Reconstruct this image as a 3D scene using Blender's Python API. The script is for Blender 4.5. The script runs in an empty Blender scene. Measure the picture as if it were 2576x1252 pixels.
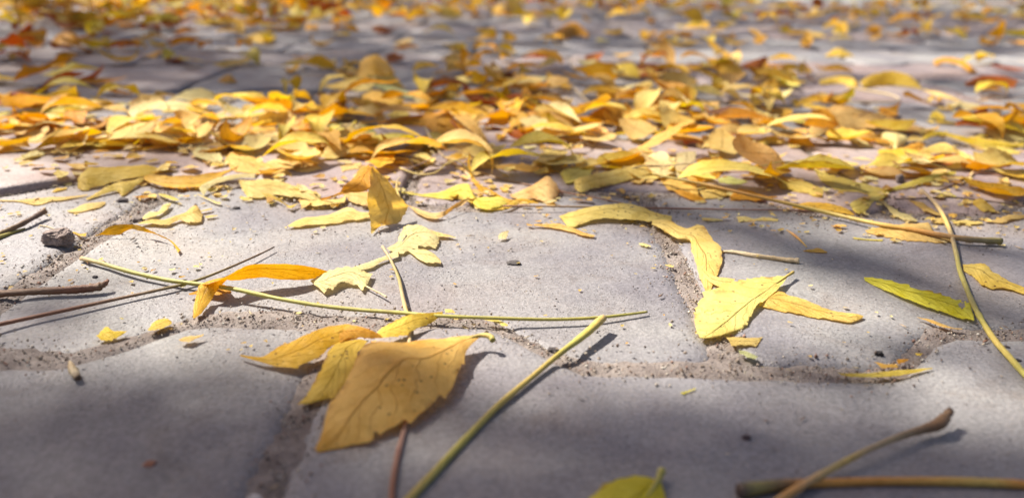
import bpy, bmesh, math, random
import numpy as np
from math import radians, sin, cos, tan, atan, pi, sqrt
from mathutils import Vector, Matrix, noise

scene = bpy.context.scene
COL = scene.collection
rng = random.Random(7)
nrng = np.random.default_rng(11)

# ---------------------------------------------------------------- camera
HFOV, YH, ROLL, CAMH = 65.0, -100.0, 1.2, 0.100      # field of view, horizon row, roll, height above the paving (m)
FPX = 1288.0 / tan(radians(HFOV / 2))
PITCH = atan((626.0 - YH) / FPX)
_F = Vector((0, cos(PITCH), -sin(PITCH)))
_R0 = Vector((1, 0, 0)); _U0 = _R0.cross(_F); _r = radians(ROLL)
_R = _R0 * cos(_r) + _U0 * sin(_r)
_U = -_R0 * sin(_r) + _U0 * cos(_r)
cam_data = bpy.data.cameras.new('camera')
cam = bpy.data.objects.new('camera', cam_data); COL.objects.link(cam)
cam.matrix_world = Matrix(((_R.x, _U.x, -_F.x, 0), (_R.y, _U.y, -_F.y, 0), (_R.z, _U.z, -_F.z, CAMH), (0, 0, 0, 1)))
cam_data.sensor_width = 36.0
cam_data.lens = 36.0 * FPX / 2576.0
cam_data.clip_start = 0.01
cam_data.clip_end = 400.0
cam_data.dof.use_dof = True
cam_data.dof.focus_distance = 0.265
cam_data.dof.aperture_fstop = 9.5
scene.camera = cam

# ---------------------------------------------------------------- light
SUN_EL = radians(50.0)
TRAVEL = Vector((0.85, -0.53, 0)).normalized()            # the way the sunlight travels over the ground
TO_SUN = Vector((-TRAVEL.x * cos(SUN_EL), -TRAVEL.y * cos(SUN_EL), sin(SUN_EL)))
world = bpy.data.worlds.new('World'); scene.world = world; world.use_nodes = True
wn = world.node_tree
sky = wn.nodes.new('ShaderNodeTexSky'); sky.sky_type = 'NISHITA'; sky.sun_disc = False
sky.sun_elevation = SUN_EL
sky.sun_rotation = math.atan2(TO_SUN.x, TO_SUN.y)
sky.air_density = 1.0; sky.dust_density = 2.5
tint_ = wn.nodes.new('ShaderNodeMix'); tint_.data_type = 'RGBA'; tint_.blend_type = 'MULTIPLY'; tint_.inputs[0].default_value = 1.0
tint_.inputs[7].default_value = (1.0, .885, .83, 1)      # the photograph's warm white balance
bg = wn.nodes['Background']; bg.inputs['Strength'].default_value = 0.060
wn.links.new(sky.outputs[0], tint_.inputs[6]); wn.links.new(tint_.outputs[2], bg.inputs[0])
sd = bpy.data.lights.new('sun', 'SUN'); sd.energy = 5.0; sd.angle = radians(0.53); sd.color = (1.0, 0.93, 0.82)
sun = bpy.data.objects.new('sun', sd); COL.objects.link(sun)
sun.rotation_euler = TO_SUN.to_track_quat('Z', 'Y').to_euler()
sun.location = (-2, 1.2, 3)
scene.view_settings.view_transform = 'Standard'
scene.view_settings.look = 'None'
scene.view_settings.exposure = 1.16
scene.view_settings.gamma = 1.0
scene.view_settings.use_curve_mapping = False
scene.cycles.max_bounces = 8
scene.cycles.transmission_bounces = 6

# ---------------------------------------------------------------- places
def ray(x, y):
    return _F * FPX + _R * (x - 1288.0) + _U * (626.0 - y)
def ground_at(x, y, z=0.0):
    d = ray(x, y); t = (z - CAMH) / d.z
    return Vector((d.x * t, d.y * t, z))
def place_at(x, y, lift=0.0):
    """The point seen at (x, y) that stands over the ground point seen `lift` rows lower."""
    g = ground_at(x, y + lift)
    d = ray(x, y); t = g.y / d.y
    return Vector((d.x * t, g.y, CAMH + d.z * t))
VIEWS = {'A': (0, 0, 3840 / 2576)}
for k, (ox, oy, s) in dict(a=(0, 0, .5112), b=(1270, 0, .5112), c=(2540, 0, .5112), d=(0, 600, .5112), e=(1270, 600, .5112),
                           f=(2540, 600, .5112), g=(0, 1220, .5167), h=(1270, 1220, .5167), i=(2540, 1220, .5167),
                           j=(0, 560, .35142), k=(800, 400, .35142), l=(1600, 400, .35142), m=(2400, 400, .35142),
                           n=(2940, 400, .35142), o=(0, 300, .35142)).items():
    VIEWS[k] = (ox, oy, s)
def V(view, x, y, lift=0.0):
    ox, oy, s = VIEWS[view]; q = 2576.0 / 3840.0
    return place_at((ox + x * s) * q, (oy + y * s) * q, lift * s * q)

# ---------------------------------------------------------------- objects
def tag(o, label=None, cat=None, group=None, kind=None):
    if label: o['label'] = label
    if cat: o['category'] = cat
    if group: o['group'] = group
    if kind: o['kind'] = kind
    return o
def link(name, me, mat=None, parent=None, loc=None, color=None):
    o = bpy.data.objects.new(name, me); COL.objects.link(o)
    if mat and me is not None and not me.materials: me.materials.append(mat)
    if parent: o.parent = parent
    if loc is not None: o.location = loc
    if color: o.color = (*color, 1)
    return o
def mesh_np(name, verts, faces, smooth=True, uv=None, tint=None):
    """verts (n,3), faces (m,k) of one size k"""
    me = bpy.data.meshes.new(name)
    verts = np.asarray(verts, dtype=np.float32); faces = np.asarray(faces, dtype=np.int32)
    n, (m, k) = len(verts), faces.shape
    me.vertices.add(n); me.vertices.foreach_set('co', verts.ravel())
    me.loops.add(m * k); me.loops.foreach_set('vertex_index', faces.ravel())
    me.polygons.add(m)
    me.polygons.foreach_set('loop_start', np.arange(0, m * k, k, dtype=np.int32))
    me.polygons.foreach_set('loop_total', np.full(m, k, dtype=np.int32))
    if smooth: me.polygons.foreach_set('use_smooth', np.ones(m, dtype=bool))
    if uv is not None:
        u = me.uv_layers.new(name='UVMap')
        u.data.foreach_set('uv', np.asarray(uv, dtype=np.float32)[faces.ravel()].ravel())
    if tint is not None:
        a = me.color_attributes.new('tint', 'FLOAT_COLOR', 'POINT')
        c = np.ones((n, 4), dtype=np.float32); c[:, :3] = tint
        a.data.foreach_set('color', c.ravel())
    me.update(calc_edges=True)
    return me
def grid_faces(nu, nv):
    a = np.arange(nu * nv).reshape(nu, nv)
    return np.stack([a[:-1, :-1], a[1:, :-1], a[1:, 1:], a[:-1, 1:]], -1).reshape(-1, 4)

# ---------------------------------------------------------------- materials
def new_mat(name):
    m = bpy.data.materials.new(name); m.use_nodes = True
    nt = m.node_tree; nt.nodes.clear()
    out = nt.nodes.new('ShaderNodeOutputMaterial')
    return m, nt, out
class N:
    def __init__(s, nt): s.nt = nt
    def node(s, t, **kw):
        n = s.nt.nodes.new(t)
        for k, v in kw.items(): setattr(n, k, v)
        return n
    def put(s, sock, v):
        if isinstance(v, bpy.types.NodeSocket): s.nt.links.new(v, sock)
        elif v is not None: sock.default_value = v
    def math(s, op, a, b=None, c=None, clamp=False):
        n = s.node('ShaderNodeMath', operation=op); n.use_clamp = clamp
        s.put(n.inputs[0], a)
        if b is not None: s.put(n.inputs[1], b)
        if c is not None: s.put(n.inputs[2], c)
        return n.outputs[0]
    def noise(s, vec, scale, detail=3, rough=.5, dist=0):
        n = s.node('ShaderNodeTexNoise'); s.put(n.inputs['Vector'], vec)
        n.inputs['Scale'].default_value = scale; n.inputs['Detail'].default_value = detail
        n.inputs['Roughness'].default_value = rough; n.inputs['Distortion'].default_value = dist
        return n.outputs['Fac']
    def voro(s, vec, scale, out='Distance', feature='F1'):
        n = s.node('ShaderNodeTexVoronoi', feature=feature); s.put(n.inputs['Vector'], vec); n.inputs['Scale'].default_value = scale
        return n.outputs[out]
    def ramp(s, v, lo, hi, a=0.0, b=1.0):
        n = s.node('ShaderNodeMapRange'); n.clamp = True; n.interpolation_type = 'SMOOTHSTEP'
        s.put(n.inputs[0], v); n.inputs[1].default_value = lo; n.inputs[2].default_value = hi
        n.inputs[3].default_value = a; n.inputs[4].default_value = b
        return n.outputs[0]
    def mix(s, f, a, b, mode='MIX'):
        n = s.node('ShaderNodeMix', data_type='RGBA', blend_type=mode)
        s.put(n.inputs[0], f)
        for sock, v in ((n.inputs[6], a), (n.inputs[7], b)):
            if isinstance(v, tuple): v = (*v, 1) if len(v) == 3 else v
            s.put(sock, v)
        return n.outputs[2]
    def bump(s, h, strength, dist, nrm=None):
        n = s.node('ShaderNodeBump'); n.inputs['Strength'].default_value = strength; n.inputs['Distance'].default_value = dist
        s.put(n.inputs['Height'], h)
        if nrm is not None: s.put(n.inputs['Normal'], nrm)
        return n.outputs[0]
    def hsv(s, col, h=.5, sat=1.0, val=1.0):
        n = s.node('ShaderNodeHueSaturation'); s.put(n.inputs['Hue'], h); s.put(n.inputs['Saturation'], sat); s.put(n.inputs['Value'], val)
        s.put(n.inputs['Color'], col); return n.outputs[0]

def leaf_material(name, source):
    m, nt, out = new_mat(name); n = N(nt)
    if source == 'object':
        oi = n.node('ShaderNodeObjectInfo'); base = oi.outputs['Color']; rnd = oi.outputs['Random']
    else:
        at = n.node('ShaderNodeAttribute', attribute_name='tint'); base = at.outputs['Color']; rnd = 0.37
    geo = n.node('ShaderNodeNewGeometry'); pos = geo.outputs['Position']
    uv = n.node('ShaderNodeUVMap'); sep = n.node('ShaderNodeSeparateXYZ'); nt.links.new(uv.outputs[0], sep.inputs[0])
    u, v = sep.outputs[0], sep.outputs[1]
    side = n.math('ABSOLUTE', n.math('SUBTRACT', v, 0.5))                    # 0 at the midrib, .5 at the edge
    wob = n.noise(pos, 420, 2)
    mid = n.ramp(n.math('ADD', side, n.math('MULTIPLY', n.math('SUBTRACT', wob, .5), .01)), .008, .03, 1, 0)
    ph = n.math('FRACT', n.math('ADD', n.math('SUBTRACT', n.math('MULTIPLY', u, 9.0), n.math('MULTIPLY', side, 4.2)), n.math('MULTIPLY', n.math('SUBTRACT', n.noise(pos, 160, 2), .5), 1.3)))
    lat = n.ramp(n.math('ABSOLUTE', n.math('SUBTRACT', ph, .5)), .0, .06, 1, 0)
    lat = n.math('MULTIPLY', lat, n.ramp(side, .46, .36, 0, 1))
    net = n.ramp(n.voro(pos, 1500, feature='DISTANCE_TO_EDGE'), .0, .09, 1, 0)
    vein = n.math('MAXIMUM', mid, n.math('MULTIPLY', lat, .55))
    patch = n.noise(pos, 90, 4, .6)
    fine = n.noise(pos, 1400, 3, .6)
    edge = n.ramp(n.math('ADD', side, n.math('MULTIPLY', n.math('SUBTRACT', patch, .5), .3)), .40, .56)
    c = n.mix(n.ramp(patch, .35, .72), base, n.hsv(base, .491, 1.12, .86))
    c = n.mix(n.math('MULTIPLY', n.ramp(fine, .42, .7), .35), c, n.hsv(base, .5, .97, 1.12))
    c = n.mix(n.math('MULTIPLY', edge, .55), c, n.hsv(base, .482, 1.1, .74))
    c = n.mix(n.math('MULTIPLY', n.math('MULTIPLY', n.ramp(side, .34, .50), n.ramp(n.noise(pos, 120, 3, .6), .52, .66)), .75), c, (.34, .17, .05))
    c = n.mix(n.math('MULTIPLY', vein, .6), c, n.hsv(base, .484, 1.12, .74))
    c = n.mix(n.math('MULTIPLY', net, .24), c, n.hsv(base, .48, 1.1, .6))
    spot = n.math('MULTIPLY', n.ramp(n.voro(pos, 400), .22, .10), n.ramp(n.noise(pos, 60, 1), .48, .58))
    c = n.mix(n.math('MULTIPLY', spot, .8), c, (.16, .07, .03))
    hgt = n.math('ADD', n.math('ADD', n.math('MULTIPLY', mid, 1.2), n.math('MULTIPLY', lat, .6)), n.math('ADD', n.math('MULTIPLY', net, .16), n.math('MULTIPLY', n.noise(pos, 260, 3), 1.3)))
    nrm = n.bump(hgt, 1.0, .0004)
    d = n.node('ShaderNodeBsdfPrincipled'); n.put(d.inputs['Base Color'], c)
    d.inputs['Roughness'].default_value = .55; d.inputs['Specular IOR Level'].default_value = .22
    nt.links.new(nrm, d.inputs['Normal'])
    t = n.node('ShaderNodeBsdfTranslucent'); nt.links.new(n.hsv(c, .485, 1.25, 1.08), t.inputs['Color']); nt.links.new(nrm, t.inputs['Normal'])
    mx = n.node('ShaderNodeMixShader'); mx.inputs[0].default_value = .36
    nt.links.new(d.outputs[0], mx.inputs[1]); nt.links.new(t.outputs[0], mx.inputs[2]); nt.links.new(mx.outputs[0], out.inputs[0])
    return m
M_LEAF = leaf_material('leaf', 'object')
M_LEAFS = leaf_material('leaf_tinted', 'tint')

def stem_material():
    m, nt, out = new_mat('stem'); n = N(nt)
    geo = n.node('ShaderNodeNewGeometry'); pos = geo.outputs['Position']
    at = n.node('ShaderNodeAttribute', attribute_name='tint'); base = at.outputs['Color']
    uv = n.node('ShaderNodeUVMap'); mp = n.node('ShaderNodeMapping'); mp.inputs['Scale'].default_value = (3, 14, 1)
    nt.links.new(uv.outputs[0], mp.inputs[0])
    fib = n.noise(mp.outputs[0], 1.6, 4, .6)
    blot = n.noise(pos, 170, 4, .65)
    c = n.mix(n.ramp(fib, .35, .7), n.hsv(base, .5, 1, .78), n.hsv(base, .5, .95, 1.15))
    c = n.mix(n.math('MULTIPLY', n.ramp(blot, .55, .75), .5), c, n.hsv(base, .47, 1, .55))
    d = n.node('ShaderNodeBsdfPrincipled'); n.put(d.inputs['Base Color'], c); d.inputs['Roughness'].default_value = .5
    d.inputs['Subsurface Weight'].default_value = 0.0
    nt.links.new(n.bump(n.math('ADD', fib, n.math('MULTIPLY', blot, .7)), .6, .0003), d.inputs['Normal'])
    nt.links.new(d.outputs[0], out.inputs[0]); return m
M_STEM = stem_material()

def paver_material():
    m, nt, out = new_mat('concrete_paver'); n = N(nt)
    oi = n.node('ShaderNodeObjectInfo'); base = oi.outputs['Color']
    geo = n.node('ShaderNodeNewGeometry'); pos = geo.outputs['Position']
    big = n.noise(pos, 13, 4, .55, .4); mid = n.noise(pos, 60, 5, .6); fine = n.noise(pos, 900, 4, .65); grit = n.noise(pos, 2600, 2, .6)
    c = n.mix(n.ramp(big, .36, .66), n.mix(1.0, base, (.74, .72, .77), 'MULTIPLY'), n.mix(1.0, base, (1.12, 1.11, 1.06), 'MULTIPLY'))
    c = n.mix(n.math('MULTIPLY', n.ramp(n.noise(pos, 9, 3, .5, .6), .5, .68), .55), c, n.mix(1.0, base, (1.18, .99, .84), 'MULTIPLY'))
    c = n.mix(n.math('MULTIPLY', n.ramp(mid, .5, .72), .35), c, n.hsv(c, .5, 1.1, .72))
    c = n.mix(n.ramp(fine, .36, .66), n.hsv(c, .5, 1.05, .80), n.hsv(c, .5, .95, 1.14))
    c = n.mix(n.math('MULTIPLY', n.ramp(n.noise(pos, 26, 5, .7, 1.2), .52, .70), .5), c, n.mix(1.0, c, (.72, .62, .55), 'MULTIPLY'))
    c = n.mix(n.math('MULTIPLY', n.ramp(n.noise(pos, 210, 4, .7), .55, .68), .35), c, n.hsv(c, .5, 1.1, .66))
    pits = n.math('MAXIMUM', n.ramp(n.voro(pos, 520), .17, .08), n.ramp(n.voro(pos, 1300), .24, .14))
    pits = n.math('MULTIPLY', pits, n.ramp(n.noise(pos, 38, 4, .6), .42, .62))
    c = n.mix(n.math('MULTIPLY', pits, .7), c, (.07, .05, .045))
    wsp = n.math('MULTIPLY', n.ramp(n.voro(pos, 610), .13, .04), n.ramp(n.noise(pos, 110, 2), .5, .6))
    c = n.mix(n.math('MULTIPLY', wsp, .6), c, (.62, .6, .56))
    sand = n.math('MULTIPLY', n.ramp(grit, .56, .66), n.ramp(n.noise(pos, 32, 3), .42, .62))
    c = n.mix(n.math('MULTIPLY', sand, .6), c, (.30, .24, .19))
    agg = n.math('MULTIPLY', n.ramp(n.voro(pos, 260), .30, .20), n.ramp(n.noise(pos, 55, 3, .6), .50, .62))
    c = n.mix(n.math('MULTIPLY', agg, .32), c, n.hsv(c, .48, 1.5, .62))
    c = n.mix(n.ramp(n.noise(pos, 5.5, 4, .6, .8), .42, .60, 0, .5), c, n.mix(1.0, c, (.80, .76, .80), 'MULTIPLY'))
    d = n.node('ShaderNodeBsdfPrincipled'); n.put(d.inputs['Base Color'], c)
    n.put(d.inputs['Roughness'], n.ramp(mid, .3, .7, .42, .62)); d.inputs['Specular IOR Level'].default_value = .45
    h = n.math('ADD', n.math('MULTIPLY', fine, .55), n.math('ADD', n.math('MULTIPLY', grit, .25), n.math('MULTIPLY', pits, -1.0)))
    h = n.math('ADD', h, n.math('MULTIPLY', mid, 1.6))
    nt.links.new(n.bump(h, .85, .0007), d.inputs['Normal'])
    nt.links.new(d.outputs[0], out.inputs[0]); return m
M_PAVER = paver_material()

def grain_material(name, rough=.8):
    m, nt, out = new_mat(name); n = N(nt)
    at = n.node('ShaderNodeAttribute', attribute_name='tint')
    geo = n.node('ShaderNodeNewGeometry')
    c = n.mix(n.ramp(n.noise(geo.outputs['Position'], 1800, 3), .3, .7, 0, .5), at.outputs['Color'], n.hsv(at.outputs['Color'], .5, .9, .6))
    d = n.node('ShaderNodeBsdfPrincipled'); n.put(d.inputs['Base Color'], c); d.inputs['Roughness'].default_value = rough
    nt.links.new(d.outputs[0], out.inputs[0]); return m
M_GRAIN = grain_material('grain')

def plain(name, c1, c2, scale, rough=.85, bump=.4, dist=.001, fine=1200):
    m, nt, out = new_mat(name); n = N(nt)
    geo = n.node('ShaderNodeNewGeometry'); pos = geo.outputs['Position']
    a = n.noise(pos, scale, 5, .6); b = n.noise(pos, fine, 3, .6)
    c = n.mix(n.ramp(a, .35, .65), c1, c2); c = n.mix(n.ramp(b, .3, .7, 0, .6), c, n.hsv(c, .5, 1, .55))
    d = n.node('ShaderNodeBsdfPrincipled'); n.put(d.inputs['Base Color'], c); d.inputs['Roughness'].default_value = rough
    nt.links.new(n.bump(n.math('ADD', b, n.math('MULTIPLY', a, .6)), bump, dist), d.inputs['Normal'])
    nt.links.new(d.outputs[0], out.inputs[0]); return m
M_SAND = plain('joint_sand', (.19, .155, .14), (.31, .265, .24), 130, .9, .8, .0009, 1500)
M_EARTH = plain('earth', (.14, .11, .085), (.24, .19, .15), 12, .9, .5, .003, 300)
M_ASPH = plain('asphalt', (.05, .055, .075), (.09, .095, .12), 8, .8, .5, .003, 400)
M_KERB = plain('kerb_concrete', (.42, .41, .40), (.52, .51, .49), 9, .7, .3, .001, 500)
M_BARK = plain('bark', (.10, .075, .055), (.19, .15, .12), 14, .9, .9, .01, 90)
M_CHIP = plain('bark_chip', (.19, .145, .125), (.36, .28, .25), 320, .85, .7, .0005, 1300)
# ================================================================ the paving
PL, PP, AMP, GAP = 0.216, 0.144, 0.0135, 0.0048       # paver length, row pitch, depth of the zigzag, joint width
ROW1 = 0.2025
def tz(x):
    """+1 at a paver's middle, -1 at its ends, sloping in between"""
    x = abs(((np.asarray(x) + PL / 2) % PL) - PL / 2)
    t = np.clip((x - (PL / 4 - .017)) / .034, 0, 1)
    t = t * t * (3 - 2 * t)
    return 1 - 2 * t
def row_phase(r): return -0.048 if r % 2 else 0.060
def front_of(row, x): return ROW1 + (row - 1) * PP + AMP * tz(x - np.where(row % 2 == 1, -0.048, 0.060))
def joint_distance(x, y):
    """distance to the nearest joint line, for grains and sand"""
    x = np.asarray(x); y = np.asarray(y)
    best = np.full(x.shape, 9.0)
    R = np.floor((y - ROW1) / PP).astype(int) + 1
    for dr in (-1, 0, 1, 2):
        best = np.minimum(best, np.abs(y - front_of(R + dr, x)))
    for dr in (-1, 0, 1):
        row = R + dr
        inside = (y > front_of(row, x)) & (y < front_of(row + 1, x))
        ph = np.where(row % 2 == 1, -0.048, 0.060)
        xe = np.abs(((x - ph) % PL) - PL / 2)
        best = np.where(inside, np.minimum(best, xe), best)
    return best
def fnoise(P, scale, seed=0.0):
    return np.array([noise.noise(Vector((p[0] * scale + seed, p[1] * scale - seed, seed))) for p in P])

def paver_mesh(name, nx, ny, seed, bump=True):
    hx = PL / 2 - GAP / 2
    def spaced(n):     # denser near the edges
        t = np.linspace(-1, 1, n); return np.sign(t) * (1 - (1 - np.abs(t)) ** 1.7)
    X = spaced(nx) * hx; T = (spaced(ny) + 1) / 2
    x = np.repeat(X, ny); t = np.tile(T, nx)
    f = AMP * tz(x) + GAP / 2 - PP / 2; b = PP / 2 - AMP * tz(x) - GAP / 2
    y = f + (b - f) * t
    dx = hx - np.abs(x); dy = np.minimum(y - f, b - y) * .93
    R = .012
    d = np.minimum(dx, dy); c = (dx < R) & (dy < R)
    d = np.where(c, R - np.hypot(R - dx, R - dy), d)
    W = .0060
    if bump: d = d - .0022 * np.clip(fnoise(np.stack([x, y], -1), 130, seed + 21) - .05, 0, 1) - .0012 * np.clip(fnoise(np.stack([x, y], -1), 420, seed + 31), 0, 1)
    q = np.clip(d / W, 0, 1)
    z = -.0024 * (1 - np.sqrt(np.clip(1 - (1 - q) ** 2.2, 0, 1)))
    z = np.where(d < -0.0002, np.maximum(-.012, z + (d + .0002) * 4), z)
    P = np.stack([x, y], -1)
    if bump:
        z = z + .0007 * fnoise(P, 22, seed) + .00028 * fnoise(P, 75, seed + 3) + .0004 * np.clip(fnoise(P, 150, seed + 9) - .25, 0, 1) * (d < .012)
    z = z + .0006 * (np.clip(dy, 0, .05) / .05)
    v = np.stack([x, y, z], -1)
    # skirt
    idx = np.arange(nx * ny).reshape(nx, ny)
    ring = np.concatenate([idx[:, 0], idx[-1, 1:], idx[-2::-1, -1], idx[0, -2:0:-1]])
    sk = v[ring].copy(); sk[:, 2] = -.03
    n0 = len(v); m = len(ring)
    vv = np.vstack([v, sk])
    fs = grid_faces(nx, ny)
    k = np.arange(m); kn = (k + 1) % m
    side = np.stack([ring[kn], ring[k], n0 + k, n0 + kn], -1)
    me = mesh_np(name, vv, np.vstack([fs, side]))
    me.materials.append(M_PAVER)
    return me
near_meshes = [paver_mesh('paver_near', 84, 64, s) for s in (1.3, 5.1, 8.7, 12.9)]
far_meshes = [paver_mesh('paver_far', 22, 15, s) for s in (2.2, 6.6)]
KA, KB = ground_at(2100, 3), ground_at(2575, 30)
KD = (KB - KA).normalized(); KN = Vector((-KD.y, KD.x, 0))
if KN.y < 0: KN = -KN
pavement = tag(bpy.data.objects.new('pavement', None), kind='structure'); COL.objects.link(pavement)
pavement['label'] = 'interlocking zigzag concrete paving with sand in its joints'
GREY = (.272, .268, .276); LILAC = (.29, .26, .262); PINK = (.325, .27, .265); BLUE = (.26, .26, .27)
for r in range(-1, 18):
    yc = ROW1 + (r - .5) * PP
    ph = row_phase(r)
    span = .20 + .75 * (yc + .1)
    for k in range(-12, 13):
        xc = ph + k * PL
        if abs(xc) > span + .15: continue
        p = Vector((xc, yc, 0))
        if (p - KA).dot(KN) > -.07: continue
        near = yc < .6
        me = (near_meshes if near else far_meshes)[(k * 3 + r * 5) % (4 if near else 2)]
        rr = random.Random(k * 91 + r * 7)
        if r == 2: col = PINK
        elif r <= 1: col = GREY
        else: col = rr.choice([GREY, LILAC, PINK, BLUE, LILAC])
        s = rr.uniform(.88, 1.10)
        if r == 0: s *= .98
        o = link('paver', me, None, pavement, (xc, yc, -.0008 + rr.uniform(-.0005, .0006) + (.0036 if r == 2 and -.2 < xc < -.1 else .0014 if r == 2 else 0)), tuple(c * s for c in col))
        o.rotation_euler = (rr.uniform(-.004, .004), rr.uniform(-.003, .003), pi * rr.randint(0, 1) + rr.uniform(-.006, .006))

# bed of sand: fine relief where the joints are seen close
gx = np.arange(-.46, .4601, .0021); gy = np.arange(.09, .60, .0021)
X, Y = np.meshgrid(gx, gy, indexing='ij')
P = np.stack([X.ravel(), Y.ravel()], -1)
jd = joint_distance(P[:, 0], P[:, 1])
z = np.full(len(P), -.0060); jn = jd < .013
Q = P[jn]
z[jn] = -.0011 - .32 * np.clip(jd[jn] - .0035, 0, 1) + .0008 * fnoise(Q, 60, 4) + .0006 * fnoise(Q, 260, 7) + nrng.uniform(-.00035, .00035, len(Q))
me = mesh_np('joint_sand', np.stack([P[:, 0], P[:, 1], z], -1), grid_faces(len(gx), len(gy)))
tag(link('joint_sand', me, M_SAND), kind='structure')
bm = bmesh.new(); S = 60
for vv in ((-S, -S), (S, -S), (S, S), (-S, S)): bm.verts.new((vv[0], vv[1], -.0085))
bm.faces.new(bm.verts); me = bpy.data.meshes.new('ground'); bm.to_mesh(me); bm.free()
tag(link('ground', me, M_EARTH), kind='structure')
# far joints filled with sand, one sheet under the far pavers
bm = bmesh.new()
for vv in ((-3, .55), (3, .55), (3, 3.2), (-3, 3.2)): bm.verts.new((vv[0], vv[1], -.0045))
bm.faces.new(bm.verts); me = bpy.data.meshes.new('joint_sand'); bm.to_mesh(me); bm.free()
tag(link('joint_sand', me, M_SAND), kind='structure')
# kerb and the road beyond it, upper right
def slab(name, mat, d0, d1, z0, z1, l0=-6, l1=6, kind='structure'):
    bm = bmesh.new()
    c = [KA + KD * a + KN * b for a, b in ((l0, d0), (l1, d0), (l1, d1), (l0, d1))]
    lo = [bm.verts.new((p.x, p.y, z0)) for p in c]; hi = [bm.verts.new((p.x, p.y, z1)) for p in c]
    bm.faces.new(hi); bm.faces.new(lo[::-1])
    for i in range(4): bm.faces.new((lo[i], lo[(i + 1) % 4], hi[(i + 1) % 4], hi[i]))
    if mat is M_KERB: bmesh.ops.bevel(bm, geom=[e for e in bm.edges if all(v.co.z > z1 - 1e-6 for v in e.verts)], offset=.008, segments=3, affect='EDGES')
    me = bpy.data.meshes.new(name); bm.to_mesh(me); bm.free()
    o = link(name, me, mat); tag(o, kind=kind); return o
for q in range(-6, 7): slab('kerb', M_KERB, 0.0, .09, -.03, .006, q * .5 + .003, q * .5 + .497)
slab('road', M_ASPH, .09, 8, -.03, -.0072, -12, 12)

# ---------------------------------------------------------------- grains
OCT = np.array([(1, 0, 0), (-1, 0, 0), (0, 1, 0), (0, -1, 0), (0, 0, 1), (0, 0, -1)], float)
OCTF = np.array([(0, 2, 4), (2, 1, 4), (1, 3, 4), (3, 0, 4), (2, 0, 5), (1, 2, 5), (3, 1, 5), (0, 3, 5)])
def grains(name, pts, size, cols, flat=1.0, stretch=1.0):
    n = len(pts)
    j = OCT[None] * nrng.uniform(.55, 1.25, (n, 6, 1)) + nrng.uniform(-.25, .25, (n, 6, 3))
    a = nrng.uniform(0, 2 * pi, n); ca, sa = np.cos(a)[:, None], np.sin(a)[:, None]
    st = nrng.uniform(1, stretch, (n, 1)) if stretch > 1 else 1.0
    x = j[:, :, 0] * st; y = j[:, :, 1]; zz = j[:, :, 2] * flat
    v = np.stack([x * ca - y * sa, x * sa + y * ca, zz], -1) * size[:, None, None]
    v += pts[:, None, :] + np.array([0, 0, 1.0]) * (size * flat * .45)[:, None, None]
    f = (OCTF[None] + 6 * np.arange(n)[:, None, None]).reshape(-1, 3)
    me = mesh_np(name, v.reshape(-1, 3), f, smooth=False, tint=np.repeat(cols, 6, 0))
    return link(name, me, M_GRAIN)
def palette(n, cols, w):
    w = np.array(w, float); w /= w.sum()
    c = np.array(cols)[nrng.choice(len(cols), n, p=w)]
    return c * nrng.uniform(.7, 1.25, (n, 1))
SANDC = [(.34, .27, .21), (.22, .16, .12), (.46, .40, .33), (.12, .08, .06), (.36, .20, .14), (.58, .54, .47)]
n = 150000
gxy = np.stack([nrng.uniform(-.34, .34, n), nrng.uniform(.11, .50, n)], -1)
gxy = gxy[np.abs(gxy[:, 0]) < .05 + .68 * gxy[:, 1]]
jd = joint_distance(gxy[:, 0], gxy[:, 1])
keep = jd < np.abs(nrng.normal(0, .0050, len(jd))) + .0012
g = gxy[keep]
jz = jd[keep]
pz = np.where(jz < GAP / 2, -.0009, -.0009 + (jz - GAP / 2) * .2); pz = np.minimum(pz, .0001)
sz = np.abs(nrng.normal(0, .00018, len(g))) + .00018
o = grains('sand_grains', np.column_stack([g, pz]), sz, palette(len(g), SANDC, (5, 4, 3, 1.3, 1.2, 1)))
tag(o, 'coarse brown sand grains lying along the joints between the pavers', 'sand', kind='stuff')
# crumbs strewn on the faces, thick near the drift
n = 110000
c = np.stack([nrng.uniform(-.36, .36, n), nrng.uniform(.12, .52, n)], -1)
c = c[np.abs(c[:, 0]) < .04 + .68 * c[:, 1]]
den = .05 + .55 * np.exp(-((c[:, 1] - .31) / .06) ** 2) * (1 - .35 * np.cos(c[:, 0] * 11))
pn = np.array([noise.noise(Vector((p[0] * 17, p[1] * 17, 2.2))) for p in c])
den = den * np.clip(1 + 1.6 * pn, .1, 2.4)
c = c[nrng.uniform(0, 1, len(c)) < den * .55]
sz = np.abs(nrng.normal(0, .00015, len(c))) + .00012
big = nrng.uniform(0, 1, len(c)) < .012; sz[big] *= 2.6
o = grains('soil_crumbs', np.column_stack([c, np.full(len(c), .0002)]), sz,
           palette(len(c), [(.09, .06, .05), (.20, .14, .11), (.38, .32, .27), (.5, .42, .28), (.05, .04, .045)], (4, 4, 2, 1.2, 2)), .6)
tag(o, 'dark crumbs of soil scattered over the grey pavers', 'soil', kind='stuff')
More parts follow.
